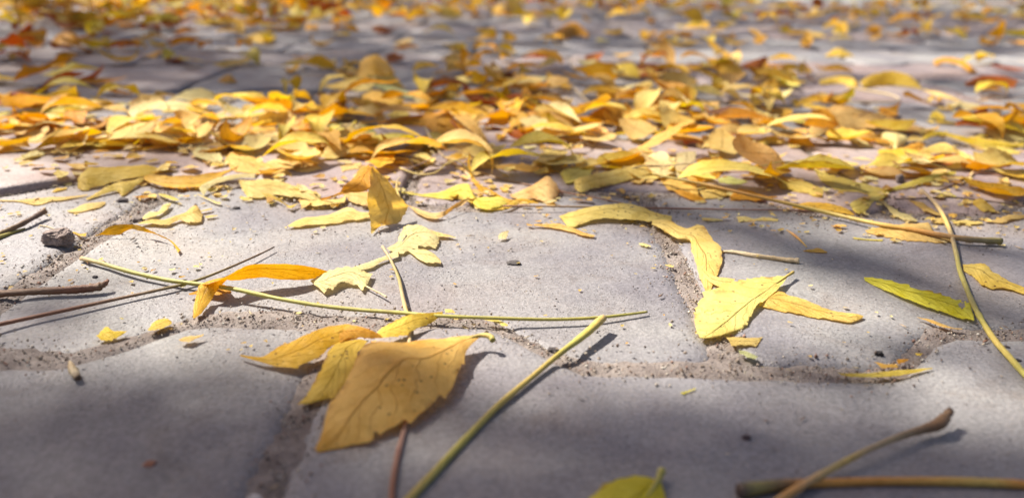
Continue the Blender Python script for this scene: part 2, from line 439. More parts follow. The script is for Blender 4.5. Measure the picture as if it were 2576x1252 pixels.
# slivers of straw and bark, gathered along the drift and in the joints
n = 26000
c = np.stack([nrng.uniform(-.36, .36, n), nrng.uniform(.12, .50, n)], -1)
c = c[np.abs(c[:, 0]) < .04 + .68 * c[:, 1]]
jd = joint_distance(c[:, 0], c[:, 1])
pn = np.array([noise.noise(Vector((p[0] * 23, p[1] * 23, 7.7))) for p in c])
den = (.10 * np.exp(-((c[:, 1] - .325) / .04) ** 2) + .10 * np.exp(-(jd / .006) ** 2) + .008) * np.clip(1 + 2 * pn, 0, 3)
c = c[nrng.uniform(0, 1, len(c)) < den]
sz = np.abs(nrng.normal(0, .00016, len(c))) + .00018
o = grains('straw_slivers', np.column_stack([c, np.full(len(c), .0002)]), sz,
           palette(len(c), [(.50, .40, .24), (.36, .26, .16), (.18, .11, .07), (.28, .14, .09), (.62, .54, .38)], (3, 3, 5, 2, 1.2)), .5, 6.5)
tag(o, 'slivers of straw and bark strewn along the joints and before the drift', 'straw slivers', kind='stuff')

# the real height of the paving under any point, for everything that lies on it
from mathutils.bvhtree import BVHTree
bpy.context.view_layer.update()
_v, _f = [], []
for o in list(COL.objects):
    if o.parent is pavement and o.location.y < .72 or o.name == 'joint_sand':
        M = np.array(o.matrix_world); me = o.data
        co = np.empty(len(me.vertices) * 3, dtype=np.float32); me.vertices.foreach_get('co', co); co = co.reshape(-1, 3) @ M[:3, :3].T + M[:3, 3]
        off = len(_v); _v.extend(map(tuple, co.tolist()))
        _f.extend([tuple(off + i for i in p.vertices) for p in me.polygons])
BVH = BVHTree.FromPolygons(_v, _f); del _v, _f
def ground_z(x, y):
    h = BVH.ray_cast(Vector((x, y, .05)), Vector((0, 0, -1)))
    return max(h[0].z, -.002) if h[0] is not None else 0.0
def above_ground(G, gap=.0003):
    F = G.reshape(-1, 3)
    for i in range(len(F)):
        if F[i, 2] < .004:
            F[i, 2] = max(F[i, 2], ground_z(F[i, 0], F[i, 1]) + gap)
    return F.reshape(G.shape)
# ================================================================ leaves and stalks
COLS = dict(pale=(.86, .68, .24), cream=(.88, .76, .36), yellow=(.82, .60, .11), lemon=(.80, .68, .17), gold=(.82, .51, .07),
            ochre=(.78, .49, .11), orange=(.68, .36, .045), rust=(.42, .14, .03), tan=(.80, .57, .20), olive=(.70, .54, .13),
            lime=(.84, .78, .10), mint=(.60, .64, .26), brown=(.24, .12, .05), apricot=(.82, .55, .16))
def catmull(P, n):
    """P (k, d) -> smooth samples (n per span)"""
    P = np.asarray(P, float); k = len(P)
    E = np.vstack([2 * P[0] - P[1], P, 2 * P[-1] - P[-2]])
    out = []
    for i in range(k - 1):
        p0, p1, p2, p3 = E[i:i + 4]
        t = np.linspace(0, 1, n, endpoint=False)[:, None]
        out.append(.5 * (2 * p1 + (p2 - p0) * t + (2 * p0 - 5 * p1 + 4 * p2 - p3) * t ** 2 + (3 * p1 - p0 - 3 * p2 + p3) * t ** 3))
    out.append(P[-1:])
    return np.vstack(out)
def serrate(u, teeth, seed):
    """saw-tooth 0..1 along an edge, with uneven teeth"""
    w = u + .012 * np.sin(u * 31 + seed) + .008 * np.sin(u * 77 + seed * 2)
    f = (w * teeth) % 1.0
    return f * (.75 + .35 * np.sin(np.floor(w * teeth) * 2.3 + seed))
def sheet(L, Mi, Rr, nv, teeth=16, amp=.05, wrinkle=.0003, seed=0.0, side=(1, 1), ragged=.05):
    """grid (nu, nv, 3) through edge L, midrib Mi, edge Rr (all nu x 3), saw-toothed edges, slight wrinkles"""
    nu = len(L); u = np.linspace(0, 1, nu)
    s = np.linspace(0, 1, nv)[None, :, None]
    G = 2 * (1 - s) * (.5 - s) * L[:, None] + 4 * s * (1 - s) * Mi[:, None] + 2 * s * (s - .5) * Rr[:, None]
    env = np.clip(np.minimum(u, 1 - u) * 9, 0, 1)
    for col, sd in ((0, side[0]), (nv - 1, side[1])):
        k = 1 + sd * amp * env * (serrate(u, teeth, seed + col) - .45)
        k = k + ragged * 2 * env * np.array([noise.noise(Vector((t * 5.5 + seed, col * 3.1, .5))) + .8 * noise.noise(Vector((t * 17 + seed, col * 5.1, 2.5))) for t in u])
        G[:, col] = Mi + (G[:, col] - Mi) * k[:, None]
    if wrinkle:
        du = np.gradient(G, axis=0); dv = np.gradient(G, axis=1)
        nn = np.cross(du, dv); ln = np.linalg.norm(nn, axis=2, keepdims=True); nn = nn / np.maximum(ln, 1e-9)
        F = G.reshape(-1, 3)
        h = np.array([noise.noise(Vector((p[0] * 190 + seed, p[1] * 190, p[2] * 190))) + .55 * noise.noise(Vector((p[0] * 520, p[1] * 520 + seed, p[2] * 520))) for p in F]).reshape(nu, nv, 1)
        G = G + nn * h * wrinkle * env[:, None, None]
    return G
def sheet_object(name, G, color, hole=None, parent=None):
    nu, nv = G.shape[:2]
    c = np.array([G[..., 0].mean(), G[..., 1].mean(), 0.0])
    uu, vv = np.meshgrid(np.linspace(0, 1, nu), np.linspace(0, 1, nv), indexing='ij')
    uv = np.stack([uu.ravel(), vv.ravel()], -1)
    f = grid_faces(nu, nv)
    if hole:
        fc = uv[f].mean(1)
        for hu, hv, ru, rv in hole:
            a = np.arctan2((fc[:, 1] - hv) / rv, (fc[:, 0] - hu) / ru)
            d = np.hypot((fc[:, 0] - hu) / ru, (fc[:, 1] - hv) / rv)
            f2 = f[d > 1 + .15 * np.sin(a * 5)]; fc = uv[f2].mean(1); f = f2
    me = mesh_np(name, (G - c).reshape(-1, 3), f, uv=uv)
    return link(name, me, M_LEAF, parent, Vector(c), color)
NL = [0]
def L(view, label, color, secs, teeth=14, amp=.06, ragged=.05, bow=.0, hole=None, side=(1, 1), wr=.0003, cat='leaf', name='leaf', group='fallen leaves', fine=None, jit=True):
    """a leaf that spans the sections from one tip to the other; a section is (edge, [midrib], edge), each (x, y, rows above ground)"""
    NL[0] += 1
    E1, E2, MM = [], [], []
    for s in secs:
        a = V(view, *s[:3]); b = V(view, *s[-3:])
        a = Vector((a.x, a.y, max(a.z, .0005))); b = Vector((b.x, b.y, max(b.z, .0005)))
        m = V(view, *s[3:6]) if len(s) == 9 else (a + b) / 2
        E1.append(a); E2.append(b); MM.append(m)
    k = len(secs)
    if bow or len(secs[0]) == 6:
        for i in range(k):
            w = (E1[i] - E2[i]).length
            MM[i] = MM[i] + Vector((0, 0, 1)) * (bow * w + (.05 * w if len(secs[i]) == 6 else 0))
    wid = max((E1[i] - E2[i]).length for i in range(k)); ln = sum((MM[i + 1] - MM[i]).length for i in range(k - 1))
    n = fine or (9 if ln > .028 else 7 if ln > .012 else 4)
    nv = 13 if wid > .01 else 9
    G = sheet(catmull(E1, n), catmull(MM, n), catmull(E2, n), nv, teeth, amp * 2.0, wr, NL[0] * 1.7, side, ragged)
    G = above_ground(np.ascontiguousarray(G))
    col = COLS[color] if isinstance(color, str) else color
    if jit:
        q = random.Random(NL[0]); s = q.uniform(.9, 1.08); col = (col[0] * s, col[1] * s * q.uniform(.95, 1.04), col[2] * s * q.uniform(.85, 1.15))
    o = sheet_object(name, G, col, hole)
    return tag(o, label, cat, group)
def tube_mesh(name, pts, rads, cols, ns=10, per=6, wob=.06, seed=0, caps=True):
    """pts (k,3), radii (k), colours (k,3)"""
    D = catmull(np.column_stack([np.array(pts, float), np.array(rads)[:, None], np.array(cols, float)]), per)
    C, r, col = D[:, :3], np.maximum(D[:, 3], 1e-5), np.clip(D[:, 4:], .005, 1)
    n = len(C); T = np.gradient(C, axis=0); T /= np.maximum(np.linalg.norm(T, axis=1, keepdims=True), 1e-9)
    up = np.array([0, 0, 1.0]); A = np.cross(T, up); A /= np.maximum(np.linalg.norm(A, axis=1, keepdims=True), 1e-9); B = np.cross(A, T)
    a = np.linspace(0, 2 * pi, ns, endpoint=False)
    q = np.random.default_rng(int(seed) + 3)
    rr = r[:, None] * (1 + wob * np.sin(3 * a[None] + np.linspace(0, 9, n)[:, None] + seed) + wob * q.normal(0, .6, (n, 1)) + 1.6 * wob * (q.random((n, 1)) < .08))
    R = C[:, None] + rr[..., None] * (np.cos(a)[None, :, None] * A[:, None] + np.sin(a)[None, :, None] * B[:, None])
    v = R.reshape(-1, 3)
    i = np.arange(n * ns).reshape(n, ns); j = np.roll(i, -1, axis=1)
    f = np.stack([i[:-1], j[:-1], j[1:], i[1:]], -1).reshape(-1, 4)
    uv = np.stack([np.repeat(np.linspace(0, 8, n), ns), np.tile(np.linspace(0, 1, ns), n)], -1)
    tint = np.repeat(col, ns, 0)
    if caps:
        v = np.vstack([v, C[:1], C[-1:]]); s, e = n * ns, n * ns + 1
        k = np.arange(ns); kn = (k + 1) % ns
        f = np.vstack([f, np.stack([np.full(ns, s), kn, k, k], -1)[:, [0, 1, 2, 2]], np.stack([np.full(ns, e), i[-1][k], i[-1][kn], i[-1][kn]], -1)])
        uv = np.vstack([uv, [(0, 0), (8, 0)]]); tint = np.vstack([tint, col[:1] * .6, col[-1:] * .6])
    c = np.array([v[:, 0].mean(), v[:, 1].mean(), 0.0])
    # triangles of the caps as degenerate-free separate build
    quads = f[:(n - 1) * ns]; tris = f[(n - 1) * ns:][:, :3]
    me = bpy.data.meshes.new(name)
    me.from_pydata([tuple(p) for p in (v - c)], [], [tuple(map(int, q)) for q in quads] + [tuple(map(int, t)) for t in tris])
    me.polygons.foreach_set('use_smooth', np.ones(len(me.polygons), dtype=bool))
    ul = me.uv_layers.new(name='UVMap'); li = np.empty(len(me.loops), dtype=np.int32); me.loops.foreach_get('vertex_index', li)
    ul.data.foreach_set('uv', uv[li].astype(np.float32).ravel())
    ca = me.color_attributes.new('tint', 'FLOAT_COLOR', 'POINT'); cc = np.ones((len(v), 4), dtype=np.float32); cc[:, :3] = tint
    ca.data.foreach_set('color', cc.ravel()); me.update()
    return me, Vector(c)
SC = dict(green=(.38, .33, .06), lime=(.48, .43, .08), yellow=(.58, .42, .09), brown=(.20, .11, .05), red=(.30, .12, .06), dark=(.09, .055, .04),
          tan=(.46, .33, .17), straw=(.68, .54, .32), orange=(.60, .27, .04), olive=(.30, .25, .07), pink=(.45, .26, .19), grey=(.30, .24, .20))
def S(view, label, pts, r, cols, cat='stalk', name='stalk', group='fallen leaf stalks', parent=None, ns=10, wob=.05, per=6):
    """pts: (x, y, rows above the ground to the axis); r: radii in mm; cols: colour names"""
    NL[0] += 1
    P = []
    R = np.interp(np.linspace(0, 1, len(pts)), np.linspace(0, 1, len(r)), r) / 1000
    cs = np.array([SC[c] for c in cols]); K = np.stack([np.interp(np.linspace(0, 1, len(pts)), np.linspace(0, 1, len(cs)), cs[:, i]) for i in range(3)], -1)
    for (x, y, l), rad in zip(pts, R):
        p = V(view, x, y, l); p.z = max(p.z, ground_z(p.x, p.y) + rad * .9); P.append(tuple(p))
    me, c = tube_mesh(name, P, R, K, ns=ns, seed=NL[0], wob=wob, per=per)
    if parent is not None:
        o = link(name, me, M_STEM, parent, c - parent.location)
        return o
    o = link(name, me, M_STEM, None, c)
    return tag(o, label, cat, group)
# ================================================================ leaves of the foreground and the near drift, one by one
G1 = 'leaves strewn on the near pavers'; G2 = 'leaves heaped in the near drift'; G3 = 'leaves of the far drifts'
# ---- front
o = L('A', 'largest ochre leaf with torn edge, propped over the joint in the foreground', 'ochre', [
    (1200,843,30,1206,848,30),(1150,846,36,1175,880,30),(1090,852,42,1160,925,30),(1010,860,48,1130,985,30),(935,859,50,1108,1003,28),
    (903,890,48,1050,1048,27),(886,928,44,1015,1066,24),(858,978,40,958,1083,20),(828,1018,34,936,1110,14),(812,1075,24,896,1119,8),(799,1112,12,850,1129,5),(792,1130,7,800,1138,4)],
    teeth=6, amp=.07, ragged=.025, bow=.04, group=G1, fine=12, side=(.35,1.3))
o.color = (.94, .61, .18, 1)
S('A', None, [(1240,856,30),(1236,848,33),(1222,843,34),(1205,844,32),(1180,852,33),(1140,875,36),(1090,915,38)], [.9,.75,.6,.4,.2], ['green','yellow','yellow','orange'], name='petiole', parent=o)
o = L('A', 'yellow curled leaf with its long tip pointing left beside the largest leaf', 'gold', [
    (603,892,3,606,897,3),(660,896,10,689,919,6),(700,872,22,738,923,8),(750,848,34,790,907,12),(800,828,42,822,882,20),(850,818,42,850,862,25),(886,817,36,905,848,25),(935,832,28,958,850,20)], teeth=6, amp=.06, group=G1, fine=11)
L('A', 'yellow green leaf hanging down under the largest ochre leaf', 'yellow', [
    (905,852,26,925,858,26),(852,857,26,900,890,24),(826,882,24,893,925,22),(810,926,20,865,970,18),(788,962,13,845,1000,12),(757,1010,5,822,1003,8),(745,1020,2,770,1018,3)], teeth=8, group=G1, fine=10)
L('A', 'small bright yellow leaf lying over the green stalk above the largest leaf', 'yellow', [
    (948,835,22,958,850,20),(975,815,28,992,847,18),(1005,800,32,1030,838,15),(1035,791,32,1062,820,12),(1072,786,26,1085,813,8),(1113,784,14,1114,790,12)], teeth=8, amp=.09, group=G1, fine=9)
L('A', 'orange scrap curled between the big leaf and the joint', 'orange', [
    (850,820,36,856,862,28),(890,818,44,885,850,30),(925,826,40,925,850,28),(958,842,26,962,850,22)], teeth=4, group=G1)
o = L('A', 'lime green leaf cut off by the bottom edge of the picture', 'lime', [
    (1652,1206,20,1662,1206,20),(1600,1194,24,1672,1248,16),(1550,1204,24,1668,1300,10),(1502,1230,20,1625,1345,6),(1478,1256,14,1560,1370,4),(1470,1310,6,1485,1345,2)], teeth=9, amp=.05, bow=.03, group=G1, fine=10)
S('A', None, [(1666,1182,26),(1660,1195,24),(1654,1210,22),(1630,1245,22),(1590,1290,18)], [.85,.7,.5,.25], ['lime','green','lime'], name='petiole', parent=o)
# ---- middle
L('j', 'narrow gold leaf arched like a bridge on the sunlit paver, left', 'gold', [
    (1014,934,1,1020,938,0),(1080,890,35,1100,920,4),(1140,838,85,1180,915,12),(1220,808,110,1260,912,20),(1320,800,118,1330,880,45),(1400,799,118,1405,850,70),(1460,803,112,1480,868,60),(1540,835,100,1560,882,50),
    (1600,868,85,1640,895,45),(1680,905,65,1710,930,35),(1760,935,50,1790,965,25),(1840,980,30,1850,1020,15),(1890,1030,18,1880,1070,6),(1930,1085,6,1900,1118,0)], teeth=20, amp=.02, group=G1, fine=5)
L('d', 'ochre leaf with twisted band resting on the green stalk, left', 'gold', [
    (1416,1168,0,1426,1174,0),(1418,1100,20,1485,1120,8),(1428,1020,50,1540,1040,18),(1440,965,75,1595,960,40),(1455,922,90,1640,905,65),(1530,905,110,1662,880,80),(1610,880,130,1700,882,75),
    (1690,835,150,1750,878,60),(1765,796,165,1825,868,60),(1870,764,180,1920,864,50),(2000,760,175,2050,880,25),(2150,765,150,2160,881,18),(2300,786,90,2300,870,10),(2418,820,20,2400,840,5)],
    teeth=22, amp=.02, bow=.10, group=G1, fine=6)
L('d', 'orange scrap under the twisted ochre leaf', 'orange', [(1382,988,2,1390,1000,0),(1450,960,6,1480,988,2),(1560,930,10,1600,1002,2),(1640,913,8,1640,992,2),(1702,975,3,1695,987,1)], teeth=6, amp=.08, group=G1)
L('A', 'pale broken leaf piece at the end of the twisted ochre leaf', 'cream', [
    (780,706,5,786,713,3),(800,692,8,818,735,3),(835,678,11,850,722,5),(882,670,12,885,708,5),(910,682,9,915,722,3),(938,688,5,925,716,2)], teeth=5, amp=.12, ragged=.22, group=G1, fine=9)
L('A', 'thin pale sliver joining the two broken leaf pieces', 'cream', [(875,676,4,885,684,3),(930,658,6,935,673,4),(962,646,7,966,656,4),(1000,628,8,1003,645,6)], teeth=5, group=G1)
o = L('e', 'large cracked pale leaf piece lying in front of the upright folded leaf', 'cream', [
    (352,652,5,370,666,4),(430,605,16,460,690,4),(452,545,24,540,663,6),(485,490,28,620,652,8),(580,474,30,690,632,10),(640,495,26,730,602,12),(700,538,16,738,572,8)], teeth=7, amp=.07, ragged=.10, group=G1, hole=[(.33,.36,.10,.025)], fine=10)
L('e', 'pale pointed scrap right of the cracked leaf piece', 'pale', [(655,503,16,700,540,12),(740,530,12,735,566,6),(800,546,8,800,572,3),(862,572,3,857,578,1)], teeth=6, group=G1)
L('e', 'pale rounded scrap below the cracked leaf piece', 'cream', [(490,655,5,500,666,3),(560,654,16,612,746,2),(640,657,18,682,762,2),(705,692,10,742,768,1),(742,732,4,753,766,0)], teeth=5, group=G1)
o = L('e', 'tall ochre leaf folded and standing upright at the edge of the drift', 'ochre', [
    (244,46,380,256,47,378),(238,75,355,300,92,325),(230,120,320,355,138,280),(222,190,270,430,235,190),(218,260,225,478,300,130),(219,320,170,508,345,75),
    (222,380,120,478,402,45),(228,440,75,440,462,15),(233,500,30,330,468,15),(238,548,0,250,545,0)],
    teeth=9, amp=.05, group=G2, fine=9, bow=-.12, hole=[(.80,.50,.018,.05)], side=(.1, 1))
o.color = (.88, .68, .24, 1)
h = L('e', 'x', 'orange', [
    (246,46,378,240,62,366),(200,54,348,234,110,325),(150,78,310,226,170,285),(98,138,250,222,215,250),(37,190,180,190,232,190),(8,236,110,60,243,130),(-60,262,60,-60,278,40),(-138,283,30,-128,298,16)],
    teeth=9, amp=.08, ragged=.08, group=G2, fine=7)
h.name = 'leaf_half'; h.color = (.66, .36, .06, 1)  # shade painted into the colour: darker orange than the leaf's sunlit half
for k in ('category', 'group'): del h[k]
h['label'] = 'half beyond the fold, its shade painted in as darker orange'
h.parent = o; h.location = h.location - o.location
L('e', 'pale scrap tucked against the foot of the upright leaf', 'tan', [(8,242,30,15,250,20),(70,225,50,60,292,8),(150,230,50,160,330,3),(222,235,40,222,352,0)], teeth=7, group=G2)
L('A', 'pale flat leaf whose tip points left in front of the upright leaf', 'pale', [(723,570,1,727,574,0),(760,549,5,775,570,0),(822,541,9,830,563,2),(872,521,14,880,554,3),(902,531,10,905,553,3),(934,534,6,934,548,2)], teeth=8, amp=.08, group=G2)
L('k', 'bright pale yellow leaf with drooping tip between the twin tan leaves and the upright leaf', 'pale', [
    (260,775,30,268,792,25),(330,786,60,310,882,8),(430,783,75,372,972,2),(550,778,80,500,976,5),(700,790,75,640,946,20),(850,838,60,800,962,25),(980,890,42,930,976,15),(1080,945,20,1060,1002,8),(1147,985,6,1138,1012,3)], teeth=12, group=G2, fine=8)
L('k', 'broad tan leaf, left of the twin pair', 'tan', [
    (112,590,60,125,612,55),(190,485,95,180,682,40),(330,490,95,262,737,30),(470,556,82,420,750,28),(570,600,70,600,767,30),(700,660,55,740,772,25),(790,712,40,830,792,15),(832,760,25,846,808,5)], teeth=10, group=G2, fine=8)
L('k', 'broad tan leaf, right of the twin pair, with a toothed lower edge', 'tan', [
    (560,602,60,600,652,60),(700,553,80,720,692,50),(860,543,85,860,718,35),(1040,560,75,940,748,25),(1110,650,45,1052,746,20),(1167,725,14,1120,737,8)], teeth=8, amp=.10, group=G2, fine=8)
L('j', 'boat shaped ochre leaf left of the twin tan leaves', 'ochre', [
    (1532,290,60,1538,322,50),(1620,265,90,1640,367,25),(1800,280,85,1790,402,10),(2000,277,85,1980,412,8),(2200,260,80,2150,392,20),(2380,233,70,2330,300,50),(2505,213,50,2500,237,45)], teeth=18, amp=.02, bow=-.15, group=G2)
L('j', 'pale twisted tail hanging below the twin tan leaves', 'cream', [
    (2165,498,0,2177,505,0),(2130,402,60,2218,430,30),(2230,340,80,2290,372,55),(2380,288,88,2420,337,60),(2560,260,88,2560,307,60),(2720,262,80,2720,302,60)], teeth=10, group=G2)
L('j', 'large olive tan leaf bent over at the left edge of the near drift', 'olive', [
    (830,310,90,832,434,0),(920,208,140,900,449,0),(1080,188,140,1050,402,20),(1250,183,130,1200,352,40),(1420,173,120,1400,312,60),(1600,166,110,1560,282,60),(1720,218,70,1700,272,45),(1862,267,30,1850,279,25)], teeth=10, group=G2, fine=8)
L('j', 'narrow olive yellow leaf lying in front of the large olive tan leaf', 'olive', [
    (918,540,0,930,550,0),(985,486,20,1010,522,5),(1100,418,50,1120,472,20),(1230,360,70,1250,450,20),(1330,340,72,1310,502,5),(1430,323,60,1430,412,25),(1542,296,50,1535,327,40)], teeth=12, group=G2)
L('j', 'long tan leaf curled lengthwise at the left border below the pink paver', 'pale', [
    (-60,546,3,-60,560,0),(180,543,10,200,572,0),(300,528,16,320,598,0),(430,516,22,420,600,0),(560,503,26,540,562,3),(700,503,18,690,547,3),(942,488,4,930,502,2)], teeth=16, bow=-.1, group=G1)
L('j', 'small pale leaf on the paver below the long curled tan leaf', 'pale', [(712,665,2,725,674,0),(800,628,14,800,682,3),(930,572,26,930,657,6),(1050,562,22,1050,634,3),(1128,562,8,1125,594,1)], teeth=10, group=G1)
L('j', 'crumpled pale scrap over the joint, left of the twin scraps', 'cream', [(1515,745,3,1530,762,0),(1590,668,16,1640,732,5),(1680,658,18,1700,702,6),(1760,588,14,1780,662,4),(1828,583,4,1822,612,2)], teeth=6, amp=.12, group=G1)
L('j', 'crumpled pale leaf piece behind the arched gold leaf', 'pale', [(1470,800,2,1490,808,0),(1620,743,14,1640,808,0),(1760,743,20,1790,814,2),(1900,703,32,1900,762,10),(2000,658,46,1990,782,6),(2088,598,66,2065,797,2),(2165,700,8,2150,782,1)], teeth=8, amp=.10, group=G1)
L('j', 'little pale flake right of the crumpled leaf piece', 'pale', [(2190,720,2,2195,745,0),(2250,705,8,2260,735,1),(2330,712,2,2325,720,0)], teeth=3, group=G1)
L('j', 'pinkish tan flake behind the crumpled leaf piece', 'apricot', [(2130,660,2,2140,680,0),(2200,640,8,2210,668,1),(2268,636,2,2262,655,0)], teeth=3, group=G1)
L('j', 'grey green strip leaf at the edge of the drift under the pale tail', 'lemon', [(1680,480,3,1700,500,0),(1760,482,12,1780,530,1),(1850,510,10,1870,558,1),(1912,545,3,1905,560,0)], teeth=6, group=G2)
L('j', 'forked yellow scrap under the pale twisted tail', 'pale', [(2100,480,6,2110,492,2),(2200,510,14,2215,540,4),(2280,545,10,2290,580,1),(2362,575,2,2350,598,0)], teeth=4, amp=.12, group=G2)
L('j', 'small yellow flake left of the chunk of bark', 'gold', [(735,888,14,745,900,10),(790,880,10,790,905,2),(850,905,8,850,935,1),(925,900,4,920,942,0)], teeth=4, amp=.1, group=G1)
L('j', 'triangular yellow scrap beside the pink paver edge', 'yellow', [(552,462,0,560,466,0),(600,418,18,600,460,2),(660,410,14,680,438,3),(715,408,6,712,430,3)], teeth=4, group=G1)
# ---- right hand group
o = L('f', 'bright yellow serrated leaf with clear veins, lying over the joint at right', 'yellow', [
    (797,850,60,800,853,60,806,861,60),(700,851,78,720,905,62,738,948,55),(580,861,82,640,962,58,658,1008,48),(450,879,82,555,1015,52,588,1066,42),(340,913,76,470,1085,46,546,1136,30),
    (228,965,66,390,1150,40,522,1192,22),(158,1050,50,310,1215,34,462,1240,14),(126,1130,36,240,1270,22,352,1275,10),(133,1220,20,190,1296,12,242,1298,5),(158,1296,5,166,1303,4,176,1305,3)],
    teeth=15, amp=.085, group=G1, fine=10, wr=.00035, ragged=.025)
o.color = (.88, .77, .26, 1)
S('f', None, [(850,822,58),(828,836,60),(800,853,62),(760,880,63),(720,905,62)], [.55,.5,.4,.25,.1], ['yellow','yellow','yellow'], name='petiole', parent=o)
L('f', 'tan lance shaped leaf tip sticking out right from under the serrated yellow leaf', 'tan', [
    (640,985,40,600,1066,20),(720,958,46,720,1110,8),(850,998,42,860,1137,4),(950,1030,36,960,1152,4),(1060,1073,28,1060,1167,3),(1160,1110,20,1170,1187,2),(1290,1123,15,1270,1199,1),(1367,1152,3,1355,1167,2)], teeth=9, amp=.06, group=G1, fine=8)
L('f', 'pale leaf hanging down between the drift and the serrated yellow leaf', 'pale', [
    (-190,440,30,-186,455,26,-190,470,22),(-60,440,42,-75,480,38,-95,520,26),(60,498,52,25,540,46,0,576,24),(180,478,60,115,555,50,88,594,25),(250,575,52,165,630,46,104,672,20),(332,650,42,210,700,38,128,742,16),
    (328,730,32,215,785,30,148,802,12),(292,840,22,222,865,20,170,872,8),(252,930,10,225,935,10,193,937,4),(230,978,2,222,982,2,210,986,1)], teeth=13, amp=.05, group=G1, fine=7)
L('f', 'curled pale strip between the hanging leaf and the serrated leaf', 'pale', [(150,752,22,160,762,20),(192,790,34,184,832,24),(252,838,46,234,892,26),(332,858,50,320,932,26),(425,872,46,380,938,34)], teeth=6, group=G1)
L('e', 'long pale yellow leaf arched over the back edge of the middle paver', 'pale', [
    (1612,414,6,1638,442,2),(1700,383,26,1690,492,2),(1830,348,48,1800,467,12),(1980,323,64,1920,430,28),(2100,313,68,2100,432,30),(2200,338,58,2230,442,26),(2330,388,42,2330,452,22),(2445,410,25,2440,452,16)], teeth=14, group=G1, fine=8)
L('e', 'thin curled tan scrap left of the long pale arched leaf', 'apricot', [(1422,478,4,1440,490,1),(1540,465,16,1560,502,2),(1660,478,18,1700,532,1),(1780,523,10,1790,562,1),(1885,560,2,1870,572,0)], teeth=6, group=G1)
o = L('f', 'lime green toothed leaf strip with a round hole at right', 'lime', [
    (1368,858,22,1375,890,10),(1480,866,42,1490,938,14),(1600,893,52,1588,980,18),(1740,934,56,1715,1030,20),(1860,960,56,1845,1082,17),(1980,992,52,1955,1115,13),(2080,1034,40,2060,1152,7),(2140,1045,30,2130,1172,3),(2158,1100,15,2175,1188,0)],
    teeth=12, amp=.26, side=(1,.15), group=G1, fine=10, hole=[(.77,.34,.036,.24)])
L('f', 'olive brown leaf with ragged edge at the right border, right of the long stalk', 'olive', [
    (2092,765,14,2100,817,5),(2180,756,26,2160,852,5),(2247,760,32,2210,902,3),(2330,823,28,2280,937,4),(2420,878,24,2400,947,6),(2540,928,20,2520,977,6),(2650,990,10,2620,1012,3)], teeth=7, amp=.10, group=G1, fine=8)
L('f', 'ochre tan leaf lying under the thick yellow stalk at right', 'tan', [
    (1375,520,5,1390,542,2),(1500,490,24,1480,560,3),(1620,476,34,1600,582,5),(1740,466,34,1700,604,3),(1840,463,28,1820,605,3),(1900,545,14,1900,617,2),(2018,595,3,2000,612,1)], teeth=12, amp=.08, group=G1, fine=8)
L('n', 'large pale olive leaf swooping down from the left at the right of the drift', 'lemon', [
    (322,655,80,330,682,75),(390,683,90,400,792,45),(520,733,86,520,892,22),(680,773,76,670,937,12),(830,813,60,800,947,12),(950,848,40,920,962,10),(1080,880,30,1060,942,12)], teeth=14, bow=-.08, group=G2, fine=8)
L('n', 'pale olive leaf rising to the right from the swooping leaf', 'lemon', [
    (1050,873,30,1060,937,16),(1200,848,42,1200,892,22),(1350,798,62,1350,852,38),(1480,748,78,1500,812,48),(1600,718,82,1590,797,48),(1740,693,72,1700,742,48),(1838,693,55,1830,722,48)], teeth=10, amp=.08, group=G2)
L('n', 'pale ragged leaf end pointing left and down below the swooping leaf', 'lemon', [
    (1100,930,15,1110,952,10),(960,948,20,1000,1012,4),(850,988,20,900,1102,1),(740,1028,16,790,1147,1),(695,1080,5,740,1122,1)], teeth=8, amp=.08, group=G2)
o = L('n', 'tan leaf bent into a wide hoop at the right', 'pale', [
    (1185,580,8,1200,590,6),(1350,530,50,1340,577,20),(1500,453,112,1480,522,60),(1620,398,152,1620,502,80),(1720,386,162,1740,497,88),(1830,448,142,1840,504,88),(1920,493,122,1910,542,88),(1988,560,92,1960,612,60),(2028,660,50,1985,672,34),(2003,738,15,1980,742,8)], teeth=16, amp=.03, group=G2, fine=6)
S('n', None, [(1905,478,125),(1965,530,100),(2008,600,70),(2022,670,40),(2005,735,15),(1960,800,4),(1890,850,2)], [.5,.6,.7,.7,.6,.5], ['tan','yellow','tan','straw'], name='petiole', parent=o)
L('n', 'rust brown leaf inside the wide hoop at the right', 'rust', [
    (1288,575,25,1300,588,15),(1450,533,50,1450,612,4),(1650,498,70,1650,628,0),(1830,508,80,1830,642,0),(1930,570,50,1930,652,0),(1972,640,20,1970,662,4)], group=G2)
L('n', 'very large blurred tan leaf lying across the back of the right drift', 'tan', [
    (250,258,30,280,312,5),(330,138,112,400,302,0),(430,18,182,520,272,0),(600,-22,202,640,272,0),(760,8,172,830,237,18),(950,58,132,980,227,38),(1150,118,92,1200,252,28),(1350,188,62,1400,272,24),(1530,233,42,1560,274,20),(1668,205,50,1650,237,40)], teeth=9, group=G2, fine=8)
L('n', 'wavy yellow leaf edge running along the right drift', 'yellow', [
    (1465,330,55,1490,362,35),(1560,272,80,1610,312,55),(1680,262,85,1700,305,55),(1900,318,75,1880,362,40),(2100,350,60,2090,437,10),(2300,363,55,2250,430,12),(2450,398,35,2450,432,10),(2560,372,35,2560,430,10)], teeth=12, group=G2)
L('n', 'sharp rust sail of a leaf standing up at the right', 'rust', [
    (2100,-12,190,2152,-2,190),(2010,78,122,2180,58,132),(1920,128,72,2197,128,72),(1825,170,25,2192,190,18),(1830,205,4,2080,222,0)], teeth=8, group=G2)
L('n', 'gold curl standing at the right border of the drift', 'gold', [
    (2418,-12,150,2472,-10,150),(2440,38,122,2522,38,122),(2398,98,82,2542,118,62),(2340,158,42,2482,190,18),(2215,158,20,2380,232,0)], group=G2)
